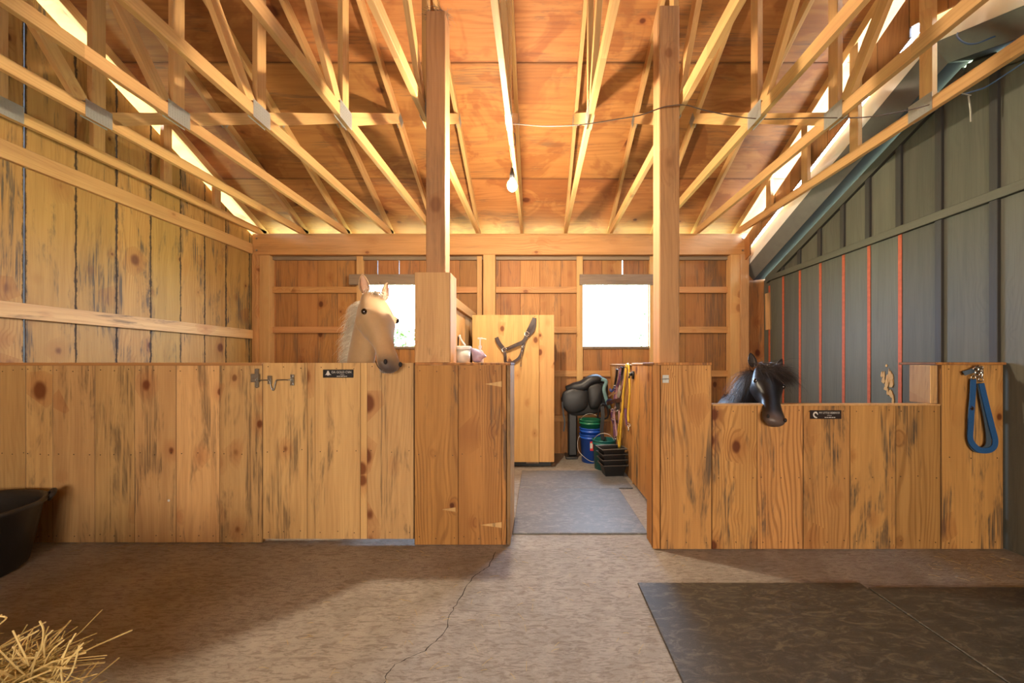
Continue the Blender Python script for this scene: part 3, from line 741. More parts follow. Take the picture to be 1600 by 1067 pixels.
bc = G().tube([P(1640, 22, 2.5), P(1590, 30, 2.55), P(1540, 36, 2.6), P(1510, 44, 2.62), P(1495, 54, 2.6), P(1505, 66, 2.55), P(1525, 68, 2.5), P(1560, 55, 2.45), P(1640, 30, 2.4)], .0055, 6, 5).obj('power_cable', M['cable_blue'], None, True, base=(2.9, 2.6, 3.6)); tag(bc, 'looped blue cable hanging near the top right roof edge', 'cable')
g = G(); g.tube([P(1503, 120, 2.6), P(1503, 146, 2.6), P(1517, 149, 2.6)], .004, 6); g.tube([P(1513, 150, 2.6), P(1516, 170, 2.6), P(1517, 190, 2.6)], .005, 5, 3); tag(g.obj('cable_tie', M['staple'], None, base=P(1503, 146, 2.6)), 'pale cord tie on the rightmost truss chord', 'tie')

# ---------------------------------------------------------------- exterior shrubs seen through the windows
def shrub(c, r, h, n, label):
    e = empty('shrub', (c[0], c[1], -.1), label=label, cat='shrub')
    g = G(); g.tube([(c[0], c[1], -.1), (c[0]+.05, c[1], h*.5), (c[0], c[1]+.05, h*.9)], .025, 6, 3); g.obj('stem', M['bark'], e)
    V = []; F = []
    for i in range(n):
        a = R.uniform(0, 2*PI); q = r*math.sqrt(R.random()); z = R.uniform(.15, 1)
        p = Vector((c[0]+q*math.cos(a)*(1.25-z*.6), c[1]+q*math.sin(a)*(1.25-z*.6), z*h)); u = Vector((R.gauss(0, 1), R.gauss(0, 1), R.gauss(0, .6))).normalized()*.055; w = u.orthogonal().normalized()*.022
        k = len(V); V += [p-u, p+w, p+u, p-w]; F.append((k, k+1, k+2, k+3))
    o = mesh_obj('leaves', V, F, M['leaf'], None); o['kind'] = 'stuff'; toparent(o, e)
shrub((2.35, 6.6, 0), .65, 2.35, 1500, 'leafy green shrub outside the right window')
shrub((-2.55, 7.0, 0), .6, 1.95, 1200, 'leafy green shrub outside the left window')

# ---------------------------------------------------------------- horses
def animal_mat(name, coat, muzzle_col, tip, r0, r1, rough=.6, var=.2, spec=.3, sheen=.25):
    k = NT(name); tc = k.n('ShaderNodeTexCoord'); P_ = tc.outputs['Object']
    n = k.noise(P_, 5, 4); f = k.noise(k.scale(P_, (120, 120, 60)), 1, 2)
    c = k.mix(n, tuple(a*(1-var) for a in coat), tuple(a*(1+var) for a in coat))
    c = k.mix(k.math('MULTIPLY', f, .25), c, tuple(a*.6 for a in coat))
    ds = k.n('ShaderNodeVectorMath', operation='DISTANCE'); k.link(P_, ds.inputs[0]); ds.inputs[1].default_value = tip
    dd = k.math('ADD', ds.outputs['Value'], k.math('MULTIPLY', n, .04))
    c = k.mix(k.step(dd, r1, r0), c, muzzle_col)
    k.link(c, k.b.inputs['Base Color']); k.b.inputs['Roughness'].default_value = rough; k.b.inputs['Specular IOR Level'].default_value = spec
    k.b.inputs['Sheen Weight'].default_value = sheen; k.b.inputs['Sheen Roughness'].default_value = .4
    k.bump(f, .15, .002)
    return k.m
def loft(o, d, n, secs, seg=20, pw=1.0):
    """head-like body: sections (t, half width, top, bottom, side shift of the middle)"""
    s = d.cross(n).normalized(); V = []; F = []
    for t, hw, tp, bt in secs:
        for k in range(seg):
            a = 2*PI*k/seg; c_, s_ = math.cos(a), math.sin(a)
            V.append(o + d*t + s*hw*c_*(abs(c_)**.0) + n*(tp*s_ if s_ > 0 else bt*s_))
    m = len(secs)
    for i in range(m-1):
        for k in range(seg): F.append((i*seg+k, i*seg+(k+1) % seg, (i+1)*seg+(k+1) % seg, (i+1)*seg+k))
    F.append(tuple(reversed(range(seg)))); F.append(tuple(range((m-1)*seg, m*seg)))
    return V, F
def bake_remesh(o, voxel, smooth=6):
    md = o.modifiers.new('r', 'REMESH'); md.mode = 'VOXEL'; md.voxel_size = voxel; md.use_smooth_shade = True
    ms = o.modifiers.new('s', 'SMOOTH'); ms.factor = .5; ms.iterations = smooth
    bpy.context.view_layer.update(); dg = bpy.context.evaluated_depsgraph_get()
    me = bpy.data.meshes.new_from_object(o.evaluated_get(dg)); me.name = o.name
    mt = o.data.materials[0]; o.modifiers.clear(); o.data = me
    if not me.materials: me.materials.append(mt)
    for p in me.polygons: p.use_smooth = True
def horse(name, label, base, poll, muzzle, S, withers, rump, coat_m, mane_m, skin_m, lean_n, ear_spread=1.0, wide=1.0, mz=1.0):
    poll = Vector(poll); muzzle = Vector(muzzle); d = (muzzle-poll).normalized(); L = (muzzle-poll).length
    n = Vector(lean_n); n = (n-d*n.dot(d)).normalized(); s = d.cross(n).normalized()
    withers = Vector(withers); rump = Vector(rump); q = L/.62
    root = empty(name, base, label=label, cat='horse')
    g = G()
    W_ = q*wide
    secs = [(-.06, .050, .02, .06), (-.02, .072, .045, .09), (.05, .088, .062, .12), (.12, .100, .070, .150), (.19, .106, .072, .168), (.25, .094, .070, .158), (.31, .074, .062, .125), (.38, .060, .052, .095),
            (.45, .053, .046, .078), (.51, .056, .046, .072), (.56, .062, .046, .070), (.60, .058, .040, .066), (.625, .042, .026, .048), (.635, .02, .012, .024)]
    g.add(loft(poll, d, n, [(t*q, a*W_*(mz if t > .42 else 1+(mz-1)*.3), b*q, c*q) for t, a, b, c in secs]))
    # brow bones, nostril rims, lower lip, cheek
    for e in (-1, 1):
        g.ball(poll+d*.185*q+s*e*.088*W_+n*.032*q, (.026*q, .026*q, .026*q), 10, 6)
        g.ball(poll+d*.585*q+s*e*.043*W_*mz+n*.006*q, .023*q, 10, 6)
        g.ball(poll+d*.165*q+s*e*.048*W_-n*.085*q, (.060*q, .060*q, .075*q), 12, 8)
    g.ball(poll+d*.585*q-n*.055*q, (.036*W_, .036*q, .030*q), 10, 6)
    # neck
    chest = withers*.72 + Vector((poll.x, poll.y, 0))*.28; chest.z = withers.z - .36*q
    nb = (withers + chest)/2; nt = poll + d*.03*q - n*.075*q
    mid = nb.lerp(nt, .5) + Vector((0, 0, .015))
    path = catmull([nb+(nb-nt)*.25, nb, mid, nt], 5); m_ = len(path)
    hdir = Vector((rump.x-withers.x, rump.y-withers.y, 0)).normalized(); side = Vector((-hdir.y, hdir.x, 0))
    V = []; F = []
    for i, p in enumerate(path):
        u = i/(m_-1); t = (path[min(i+1, m_-1)]-path[max(i-1, 0)]).normalized()
        sd = (side.lerp(s if s.dot(side) > 0 else -s, u)); sd = (sd-t*sd.dot(t)).normalized(); up = sd.cross(t).normalized()
        hw = (.125*(1-u)+.072*u)*q; hh = (.255*(1-u)**1.2+.118*(1-(1-u)**1.2))*q
        for k in range(18): a = 2*PI*k/18; V.append(p+sd*hw*math.cos(a)+up*hh*math.sin(a))
    for i in range(m_-1):
        for k in range(18): F.append((i*18+k, i*18+(k+1) % 18, (i+1)*18+(k+1) % 18, (i+1)*18+k))
    F += [tuple(reversed(range(18))), tuple(range((m_-1)*18, m_*18))]; g.add((V, F))
    # trunk
    c0 = Vector((withers.x, withers.y, withers.z-.27*q)); c1 = Vector((rump.x, rump.y, rump.z-.24*q))
    for u, hw, hh, dz in ((-.14, .13, .17, -.02), (-.03, .19, .25, -.01), (.15, .22, .27, -.02), (.4, .245, .275, -.02), (.65, .24, .26, .0), (.85, .225, .24, .0), (1.02, .18, .2, .0)):
        pass
    V = []; F = []; secs2 = [(-.22, .04, .06, -.03), (-.17, .12, .15, -.03), (-.05, .18, .24, -.01), (.15, .215, .265, -.01), (.4, .24, .275, -.02), (.65, .24, .265, -.01), (.85, .225, .245, 0), (1.02, .17, .20, -.01), (1.10, .09, .12, -.02), (1.12, .03, .04, -.02)]
    for u, hw, hh, dz in secs2:
        p = c0.lerp(c1, u)+Vector((0, 0, dz*q))
        for k in range(20): a = 2*PI*k/20; V.append(p+side*hw*q*math.cos(a)+Vector((0, 0, hh*q*math.sin(a))))
    for i in range(len(secs2)-1):
        for k in range(20): F.append((i*20+k, i*20+(k+1) % 20, (i+1)*20+(k+1) % 20, (i+1)*20+k))
    F += [tuple(reversed(range(20))), tuple(range((len(secs2)-1)*20, len(secs2)*20))]; g.add((V, F))
    H = withers.z; ground = .0
    feet = []
    for e in (-1, 1):
        a = c0 + side*e*.11*q + hdir*.02; z0 = c0.z
        pts = [a+Vector((0, 0, -.02)), Vector((a.x, a.y, H*.50)), Vector((a.x, a.y, H*.33)), Vector((a.x, a.y, H*.16)), Vector((a.x, a.y, H*.075)), Vector((a.x, a.y, .035))+hdir*-.02*q]
        g.tube(pts, [.095*q, .068*q, .048*q, .032*q, .036*q, .046*q], 12); feet.append(pts[-1])
        b = c1 + side*e*.12*q - hdir*.06*q
        pts = [b+Vector((0, 0, -.02)), b-hdir*.09*q+Vector((0, 0, H*.50-b.z)), b+hdir*.10*q+Vector((0, 0, H*.34-b.z)), b+hdir*.07*q+Vector((0, 0, H*.16-b.z)), b+hdir*.05*q+Vector((0, 0, H*.07-b.z)), b+hdir*.03*q+Vector((0, 0, .035-b.z))]
        g.tube(pts, [.15*q, .10*q, .056*q, .036*q, .038*q, .048*q], 12); feet.append(pts[-1])
    body = g.obj('body', coat_m, root, base=base); bake_remesh(body, .0125, 5)
    # hooves
    for f in feet:
        h = G(); h.lathe((f.x, f.y, .0), [(0, .001), (.058*q, .001), (.048*q, .055*q), (0, .06*q)], 14); h.obj('hoof', M['hoof'], root, base=(f.x, f.y, 0))
    # ears: open leaf shapes
    for e in (-1, 1):
        o_ = poll + s*e*.062*W_*ear_spread - d*.02*q + n*.02*q; tipd = (-d*.75+n*.25+s*e*.22*ear_spread+Vector((0, 0, .5))).normalized()
        fr = (n*.8+s*e*.45); fr = (fr-tipd*fr.dot(tipd)).normalized(); rt = tipd.cross(fr).normalized()
        for nm, k_, mt in (('ear', 1.0, coat_m), ('inner_ear', .72, skin_m)):
            V = []; F = []; secs3 = [(0, .024), (.03, .036), (.065, .036), (.10, .026), (.125, .013), (.138, .002)]
            for t, r in secs3:
                for k in range(9):
                    a = PI*(-.12+1.24*k/8); r2 = r*k_
                    V.append(o_+tipd*t*q+rt*math.cos(a)*r2*q-fr*math.sin(a)*r2*.75*q+fr*(.004 if nm != 'ear' else 0))
            for i in range(5):
                for k in range(8): F.append((i*9+k, i*9+k+1, (i+1)*9+k+1, (i+1)*9+k))
            h = G(); h.add((V, F)); ob = h.obj(nm, mt, root, True, base=o_, fix=False)
            if nm == 'ear': md = ob.modifiers.new('t', 'SOLIDIFY'); md.thickness = .006
    for e in (-1, 1):
        c_ = poll+d*.19*q+s*e*.098*W_+n*.030*q
        h = G(); h.ball(c_+s*e*.004*q, .021*q, 14, 10); ob = h.obj('eye', M['eye'], root, True, base=c_)
        h = G(); h.tube([c_-d*.022*q-n*.004*q, c_-d*.008*q+n*.013*q+s*e*.006*q, c_+d*.016*q+n*.008*q+s*e*.004*q], [.003*q, .004*q, .002*q], 6, 4); h.obj('eyelid', coat_m, root, True, base=c_)
        c_ = poll+d*.600*q+s*e*.045*W_*mz+n*.034*q
        h = G(); h.ball(c_, (.012*q, .010*q, .017*q), 10, 8); h.obj('nostril', M['nostril'], root, True, base=c_)
    h = G(); h.tube([poll+d*.54*q+s*.058*W_-n*.040*q, poll+d*.60*q+s*.048*W_-n*.036*q, poll+d*.63*q-n*.032*q, poll+d*.60*q-s*.048*W_-n*.036*q, poll+d*.54*q-s*.058*W_-n*.040*q], .0025*q, 5, 5)
    h.obj('mouth', M['nostril'], root, True, base=poll+d*.6*q)
    return dict(root=root, poll=poll, d=d, n=n, s=s, q=q, neck=path, side=side, hdir=hdir, rump=rump, withers=withers)
def hair(name, parent, roots, mat_, seg=5, w=.0018, base=None):
    """roots: list of (p, dir, length, droop, curl)"""
    V = []; F = []
    for p, dr, ln, droop in roots:
        q_ = Vector(p); v = Vector(dr).normalized(); st = ln/seg
        sidev = v.cross(Vector((R.gauss(0, 1), R.gauss(0, 1), R.gauss(0, 1)))).normalized()
        k0 = len(V)
        for i in range(seg+1):
            ww = w*(1-.8*i/seg); V += [q_-sidev*ww, q_+sidev*ww]
            v = (v+Vector((R.gauss(0, .12), R.gauss(0, .12), -droop+R.gauss(0, .08)))).normalized(); q_ = q_+v*st
        for i in range(seg): F.append((k0+2*i, k0+2*i+1, k0+2*i+3, k0+2*i+2))
    h = G(); h.add((V, F)); return h.obj(name, mat_, parent, fix=False, base=base)
M['hoof'] = plain('hoof_horn', (.06, .045, .035), .5); M['eye'] = plain('dark_eye', (.010, .006, .004), .06, coat=1.0); M['nostril'] = plain('nostril_dark', (.012, .008, .008), .8)
# gold pony behind the latched door
gp, gm = (-1.255, 2.80, 1.79), (-1.0, 2.485, 1.265)
gb = Vector((-1.9, 3.6, 0))
M['gold'] = animal_mat('golden_coat', (.50, .325, .17), (.085, .062, .055), tuple(Vector(gm)-gb-Vector((.03, 0, .01))), .055, .17)
M['cream_hair'] = plain('cream_mane', (.80, .72, .58), .55, var=.15); M['pink'] = plain('ear_skin', (.55, .36, .25), .6)
hz = horse('pony', 'golden pony with cream mane looking over the pale stall door', gb, gp, gm, 1, (-1.66, 3.30, 1.26), (-2.15, 4.30, 1.24), M['gold'], M['cream_hair'], M['pink'], (.80, -.55, .35), 1.0, 1.16)
rts = []
nk = hz['neck']
for i in range(1300):
    u = R.uniform(.20, 1); f = u*(len(nk)-1); a = int(min(f, len(nk)-2)); p = nk[a].lerp(nk[a+1], f-a); t = (nk[a+1]-nk[a]).normalized()
    up = (Vector((0, 0, 1))-hz['n']*.9); up = (up-t*up.dot(t)).normalized()
    hh = .255*(1-u)**1.2+.118*(1-(1-u)**1.2)
    c_ = p+up*hh*hz['q']*.93+Vector((R.gauss(0, .014), R.gauss(0, .014), 0))
    rts.append((c_, up*.5+Vector((-.9+R.gauss(0, .2), -.1, .25)), R.uniform(.09, .17), .42))
hair('mane', hz['root'], rts, M['cream_hair'], w=.0028, base=gp)
rts = [(hz['poll']+hz['s']*R.gauss(0, .03)+hz['n']*.035-hz['d']*R.uniform(0, .03), hz['n']*.8+Vector((R.gauss(0, .3), R.gauss(0, .2), .6)), R.uniform(.05, .13), .38) for _ in range(220)]
hair('forelock', hz['root'], rts, M['cream_hair'], w=.0022, base=gp)
rts = [(Vector((-2.38, 4.33, 1.2))+Vector((R.gauss(0, .02), R.gauss(0, .02), R.gauss(0, .02))), Vector((-.4, .8, -.2)), R.uniform(.6, .9), .35) for _ in range(200)]
hair('tail', hz['root'], rts, M['cream_hair'], w=.004, seg=7, base=(-2.38, 4.33, 1.2))
rts = [(hz['poll']+hz['d']*.6*hz['q']+hz['s']*R.uniform(-.05, .05)-hz['n']*R.uniform(0, .05), hz['d']*.7+hz['s']*R.gauss(0, .5)-hz['n']*.3, R.uniform(.03, .06), .1) for _ in range(40)]
hair('whiskers', hz['root'], rts, M['cream_hair'], w=.0005, base=gm)
# black miniature horse
bp_, bm_ = (1.745, 2.80, 1.235), (1.585, 2.435, .905)
bb_ = Vector((1.72, 3.5, 0))
M['black_coat'] = animal_mat('black_coat', (.007, .0055, .006), (.095, .064, .052), tuple(Vector(bm_)-bb_), .05, .13, .42, .3, .4, .0)
M['black_hair'] = plain('brown_black_mane', (.022, .012, .009), .5, var=.4); M['ear_dark'] = plain('dark_ear_skin', (.03, .02, .018), .7)
hz = horse('pony', 'small black pony with windblown forelock looking over the low front', bb_, bp_, bm_, 1, (1.90, 3.28, .99), (2.12, 4.0, .96), M['black_coat'], M['black_hair'], M['ear_dark'], (-.02, -.75, .6), 1.5, 1.08, 1.3)
rts = []; nk = hz['neck']
for i in range(2600):
    u = R.uniform(.30, 1); f = u*(len(nk)-1); a = int(min(f, len(nk)-2)); p = nk[a].lerp(nk[a+1], f-a); t = (nk[a+1]-nk[a]).normalized()
    up = Vector((-.25, .4, .8)); up = (up-t*up.dot(t)).normalized(); hh = .255*(1-u)**1.2+.118*(1-(1-u)**1.2)
    c_ = p+up*hh*hz['q']*.9+Vector((R.gauss(0, .02), R.gauss(0, .02), 0))
    rts.append((c_, Vector((-1+R.gauss(0, .35), -.3+R.gauss(0, .3), .35+R.gauss(0, .35))), R.uniform(.12, .22), .36))
hair('mane', hz['root'], rts, M['black_hair'], w=.0016, base=bp_)
rts = []
for i in range(2600):
    k_ = R.random()
    c_ = hz['poll']+hz['d']*R.uniform(-.03, .06)+hz['n']*.055*hz['q']+hz['s']*R.gauss(0, .035)
    if i % 3 == 0: rts.append((c_+hz['n']*.012, Vector((.25+R.gauss(0, .35), -.75, .15+R.gauss(0, .2))), R.uniform(.07, .15), .30)); continue
    rts.append((c_, Vector((.75+R.gauss(0, .38), -.5+R.gauss(0, .2), .08+R.gauss(0, .26))), R.uniform(.10, .22), .26))
hair('forelock', hz['root'], rts, M['black_hair'], w=.0015, base=bp_)
rts = [(Vector((2.14, 4.07, .92))+Vector((R.gauss(0, .02), R.gauss(0, .02), R.gauss(0, .02))), Vector((.1, .8, -.2)), R.uniform(.5, .75), .35) for _ in range(200)]
hair('tail', hz['root'], rts, M['black_hair'], w=.004, seg=7, base=(2.14, 4.07, .92))

# ---------------------------------------------------------------- leather halter on the plywood door
M['leather'] = plain('brown_leather', (.085, .032, .020), .45, var=.3); M['leather_black'] = plain('black_leather', (.008, .008, .009), .45, var=.3, scale=8, bump=.1)
def ZP(zx, zy, Y): return P(690+zx/8.889, 480+zy/8.889, Y)
M['leather_h'] = plain('dark_brown_leather', (.030, .011, .007), .5, var=.3)
ht = empty('halter', ZP(1290, 150, 4.52), label='brown leather halter hung on the plywood door', cat='halter')
Yh = 4.515
G().strap([ZP(1290, 150, Yh), ZP(1240, 260, Yh-.01), ZP(1185, 370, Yh)], .048, .006, (0, -1, 0), 4).obj('crown_strap', M['leather_h'], ht)
G().strap([ZP(1290, 150, Yh+.006), ZP(1270, 300, Yh+.004), ZP(1190, 400, Yh+.004)], .050, .007, (0, -1, 0), 4).obj('crown_strap', M['leather_h'], ht)
G().strap([ZP(1185, 370, Yh), ZP(1140, 470, Yh-.008), ZP(1020, 530, Yh-.012), ZP(890, 590, Yh)], .044, .007, (0, -1, 0), 4).obj('cheek_strap', M['leather_h'], ht)
G().strap([ZP(760, 420, Yh), ZP(800, 500, Yh-.01), ZP(870, 590, Yh)], .050, .007, (0, -1, 0), 4).obj('nose_strap', M['leather_h'], ht)
G().strap([ZP(870, 590, Yh), ZP(885, 680, Yh-.01), ZP(890, 760, Yh), ZP(960, 775, Yh), ZP(1060, 720, Yh), ZP(1110, 640, Yh), ZP(1130, 540, Yh-.004), ZP(1150, 440, Yh)], .036, .007, (0, -1, 0), 4).obj('chin_strap', M['leather_h'], ht)
g = G(); g.torus(ZP(1185, 372, Yh-.008), .027, .005, (0, 1, 0)); g.torus(ZP(870, 592, Yh-.008), .027, .005, (0, 1, 0)); g.torus(ZP(1130, 545, Yh-.01), .012, .003, (0, 1, 0)); g.tube([ZP(1120, 600, Yh-.012), ZP(1105, 700, Yh-.012), ZP(1098, 810, Yh-.01)], .005, 6); g.ball(ZP(1098, 812, Yh-.012), (.010, .008, .014)); g.tube([ZP(935, 560, Yh-.018), ZP(1045, 512, Yh-.018)], .0035, 6); g.obj('buckles', M['brass_snap'], ht)
g = G(); g.tube([ZP(1290, 135, 4.54), ZP(1290, 135, 4.50)], .006); g.obj('nail_hook', M['rust'], ht)

# ---------------------------------------------------------------- things on the cabinet
M['tub_white'] = plain('milky_plastic', (.62, .62, .56), .35); M['white_pl'] = plain('white_plastic', (.80, .78, .74), .35); M['bag'] = plain('mauve_bag', (.34, .28, .40), .3, var=.35, scale=25); M['blue_dark'] = plain('navy_plastic', (.05, .07, .16), .4)
Yc = 2.92
tb = empty('plastic_tub', P(718, 567, Yc), label='white lidded plastic tub on the cabinet, beside the post casing', cat='tub')
c = P(722, 565, Yc+.02); c.z = 1.308
G().lathe(c, [(0, 0), (.060, 0), (.070, .105), (.066, .105), (.058, .006), (0, .006)], 28).obj('tub_body', M['tub_white'], tb, True, bevel=0)
G().lathe(c+Vector((0, 0, .105)), [(0, 0), (.074, 0), (.076, .004), (.076, .022), (.070, .026), (0, .026)], 28).obj('lid', M['white_pl'], tb)
br = empty('brush', P(722, 540, Yc), label='dark and white hoof brush lying on the tub lid', cat='brush')
zt = c+Vector((0, 0, .135)); G().tube([zt+Vector((.03, -.02, .002)), zt+Vector((-.005, -.02, .05)), zt+Vector((-.02, -.02, .085))], [.007, .006, .010], 8, 4).obj('handle', M['white_pl'], br, True); G().tube([zt+Vector((-.028, -.02, .0)), zt+Vector((-.026, -.02, .075))], .006, 6).obj('pick', M['black_plastic'], br)
bo = empty('pump_bottle', P(752, 567, Yc), label='white pump bottle standing on the cabinet', cat='bottle')
c = P(750, 565, Yc+.03); c.z = 1.308
G().lathe(c, [(0, 0), (.028, 0), (.030, .01), (.030, .075), (.022, .095), (.010, .105), (.010, .118), (0, .118)], 20).obj('bottle_body', M['white_pl'], bo, True)
G().lathe(c+Vector((0, 0, .118)), [(0, 0), (.013, 0), (.013, .018), (.005, .02), (.005, .075), (.0, .075)], 14).obj('pump', M['white_pl'], bo)
g = G(); g.box(c+Vector((-.018, -.008, .19)), c+Vector((.018, .008, .203))); g.tube([c+Vector((.01, 0, .197)), c+Vector((.05, 0, .190))], .004); g.obj('nozzle', M['white_pl'], bo)
def pillow(outl, Y0, depth, rings=(1, .96, .85, .65, .4, .15), back=0):
    """a padded shape facing the viewer side of the room"""
    P_ = [Vector(p) for p in outl]; c_ = sum(P_, Vector())/len(P_); V = []; F = []; n = len(P_)
    if back: V += [Vector((p.x, Y0+back, p.z)) for p in P_]
    for r in rings:
        for p in P_: q_ = c_.lerp(p, r); V.append(Vector((q_.x, Y0-depth*math.sqrt(max(0, 1-r*r)), q_.z)))
    m = len(rings)+(1 if back else 0)
    for i in range(m-1):
        for k in range(n): F.append((i*n+k, i*n+(k+1) % n, (i+1)*n+(k+1) % n, (i+1)*n+k))
    F.append(tuple(range((m-1)*n, m*n)))
    F.append(tuple(reversed(range(n))))
    return V, F
bag = G().add(pillow(catmull([ZP(400, 560, 2.87), ZP(520, 590, 2.87), ZP(620, 680, 2.87), ZP(560, 720, 2.87), ZP(540, 758, 2.87), ZP(440, 758, 2.87), ZP(420, 650, 2.87)], 3), 2.87, .035, back=.02)).obj('plastic_bag', M['bag'], None, True, base=ZP(500, 758, 2.87)); tag(bag, 'crumpled mauve plastic bag between tub and pump bottle', 'bag')

# ---------------------------------------------------------------- tack corner
def TP(zx, zy, Y): return P(860+zx/5.619, 560+zy/5.616, Y)
M['teal'] = plain('teal_pad', (.14, .26, .27), .7, var=.3, scale=30); M['black_cloth'] = plain('black_cloth', (.02, .02, .022), .75)
M['blue_b'] = plain('blue_bucket_plastic', (.012, .075, .42), .35); M['green_b'] = plain('green_bucket_plastic', (.010, .13, .065), .38); M['teal_b'] = plain('teal_bucket_plastic', (.008, .12, .115), .38); M['label_red'] = plain('red_label', (.62, .03, .03), .5, var=.05)
sd = empty('saddle', TP(300, 480, 5.0), label='black leather saddle with teal pad on a stand in the corner', cat='saddle')
Ys = 4.98
G().add(pillow(catmull([TP(130, 300, Ys), TP(250, 268, Ys), TP(400, 240, Ys), TP(500, 215, Ys), TP(505, 330, Ys), TP(480, 430, Ys), TP(420, 480, Ys), TP(300, 500, Ys), TP(190, 500, Ys), TP(120, 440, Ys)], 3), Ys+.02, .05, back=.09)).obj('saddle_pad', M['black_cloth'], sd, True)
G().strap([TP(440, 178, Ys-.03), TP(488, 200, Ys-.05), TP(470, 270, Ys-.06), TP(492, 360, Ys-.05), TP(520, 440, Ys-.04)], .045, .012, (0, -1, 0), 5).obj('pad_edge', M['teal'], sd, True)
G().add(pillow(catmull([TP(95, 350, Ys), TP(115, 295, Ys), TP(190, 262, Ys), TP(300, 262, Ys), TP(340, 330, Ys), TP(320, 430, Ys), TP(230, 478, Ys), TP(150, 470, Ys), TP(100, 410, Ys)], 3), Ys-.02, .035, back=.03)).obj('flap', M['leather_black'], sd, True)
G().add(pillow(catmull([TP(330, 240, Ys), TP(420, 215, Ys), TP(465, 250, Ys), TP(455, 350, Ys), TP(430, 425, Ys), TP(350, 440, Ys), TP(325, 340, Ys)], 3), Ys-.03, .035, back=.03)).obj('knee_flap', M['leather_black'], sd, True)
g = G(); g.tube([TP(140, 275, Ys+.06), TP(210, 258, Ys+.04), TP(290, 240, Ys+.02), TP(350, 195, Ys+.01), TP(410, 182, Ys+.01), TP(470, 192, Ys+.03)], [.05, .075, .085, .075, .07, .035], 14, 4); g.obj('seat', M['leather_black'], sd, True)
g = G(); g.tube([TP(270, 245, Ys), TP(330, 190, Ys-.03), TP(400, 172, Ys-.04), TP(480, 180, Ys-.02)], .012, 8, 4); g.obj('cantle_roll', M['leather_black'], sd, True)
G().strap([TP(105, 380, Ys-.04), TP(112, 470, Ys-.03), TP(125, 560, Ys-.03), TP(118, 640, Ys-.03)], .022, .005, (0, -1, 0), 4).obj('girth_strap', M['leather_black'], sd)
G().strap([TP(455, 420, 4.62), TP(460, 520, 4.60), TP(450, 620, 4.60), TP(462, 715, 4.60)], .045, .008, (0, -1, 0), 4).obj('stirrup_leather', M['leather_black'], sd)
g = G(); g.tube([TP(430, 440, 4.66), TP(455, 400, 4.64), TP(500, 430, 4.66), TP(500, 520, 4.68), TP(420, 520, 4.70), TP(430, 440, 4.66)], .012, 8, 3); g.obj('stirrup', M['leather_black'], sd)
ss = empty('saddle_stand', (.55, 5.08, 0), label='black stand under the saddle', cat='stand')
box('column', (.42, 5.0, .03), (.545, 5.16, .70), M['black_plastic'], ss, .02); box('foot', (.38, 4.95, 0), (.55, 5.2, .03), M['black_plastic'], ss, .01); box('arm', (.42, 4.99, .70), (.86, 5.15, .74), M['black_plastic'], ss, .01)
def bucket(c, r0, r1, h, m, label, handle='up', grp='feed buckets in the tack corner', labelpatch=False, cat='bucket'):
    b = empty('bucket', c, label=label, cat=cat, group=grp); c = Vector(c)
    G().lathe(c, [(0, 0), (r0, 0), (r1, h), (r1+.010, h), (r1+.010, h-.012), (r1+.003, h-.012), (r1+.002, h-.045), (r1+.007, h-.045), (r1+.007, h-.05), (r1-.004, h-.052), (r1-.004, h-.012), (r1-.004, h-.002), (r0-.004, .006), (0, .006)], 36).obj('bucket_body', M[m], b, True)
    g = G(); a0 = -.35
    ex = Vector((math.cos(a0), math.sin(a0), 0))*(r1+.006)
    if handle == 'none': g = None; return b
    if handle == 'up': pts = [c-ex+Vector((0, 0, h-.03)), c-ex*.55+Vector((0, -.02, h+.05)), c+Vector((0, -.02, h+.075)), c+ex*.55+Vector((0, -.02, h+.05)), c+ex+Vector((0, 0, h-.03))]
    else: pts = [c-ex+Vector((0, 0, h-.03)), c-ex+Vector((-.035, -.05, h-.13)), c-ex*.8+Vector((-.04, -.09, h-.25)), c+Vector((0, -r1-.03, .04)), c+ex*.9+Vector((0, -.06, h-.2)), c+ex+Vector((0, 0, h-.03))]
    g.tube(pts, .0035, 6, 5); g.obj('handle', M['staple'], b, True)
    if labelpatch:
        V = []; F = []
        for k in range(9):
            a = PI*1.42+.95*k/8
            for z in (.17, .29): rr = r0+(r1-r0)*z/h+.0015; V.append(c+Vector((math.cos(a)*rr, math.sin(a)*rr, z)))
        for k in range(8): F.append((2*k, 2*k+2, 2*k+3, 2*k+1))
        h_ = G(); h_.add((V, F)); h_.obj('label_patch', M['label_red'], b, fix=False)
        V = []; F = []
        for k in range(4):
            a = PI*1.42+.22*k/3
            for z in (.20, .27): rr = r0+(r1-r0)*z/h+.0028; V.append(c+Vector((math.cos(a)*rr, math.sin(a)*rr, z)))
        for k in range(3): F.append((2*k, 2*k+2, 2*k+3, 2*k+1))
        h_ = G(); h_.add((V, F)); h_.obj('label_emblem', M['ink'], b, fix=False)
    return b
bucket((.715, 4.86, .001), .125, .150, .37, 'blue_b', 'blue bucket with a red label on the floor, bottom of the stack', 'down', labelpatch=True)
bucket((.715, 4.86, .085), .120, .148, .37, 'blue_b', 'blue bucket without label nested in the middle of the stack', 'none')
bucket((.705, 4.86, .19), .112, .145, .37, 'green_b', 'green bucket with raised handle on top of the bucket stack', 'up')
bucket((.825, 4.54, .001), .115, .137, .36, 'teal_b', 'teal bucket on the floor in front of the blue stack', 'up')
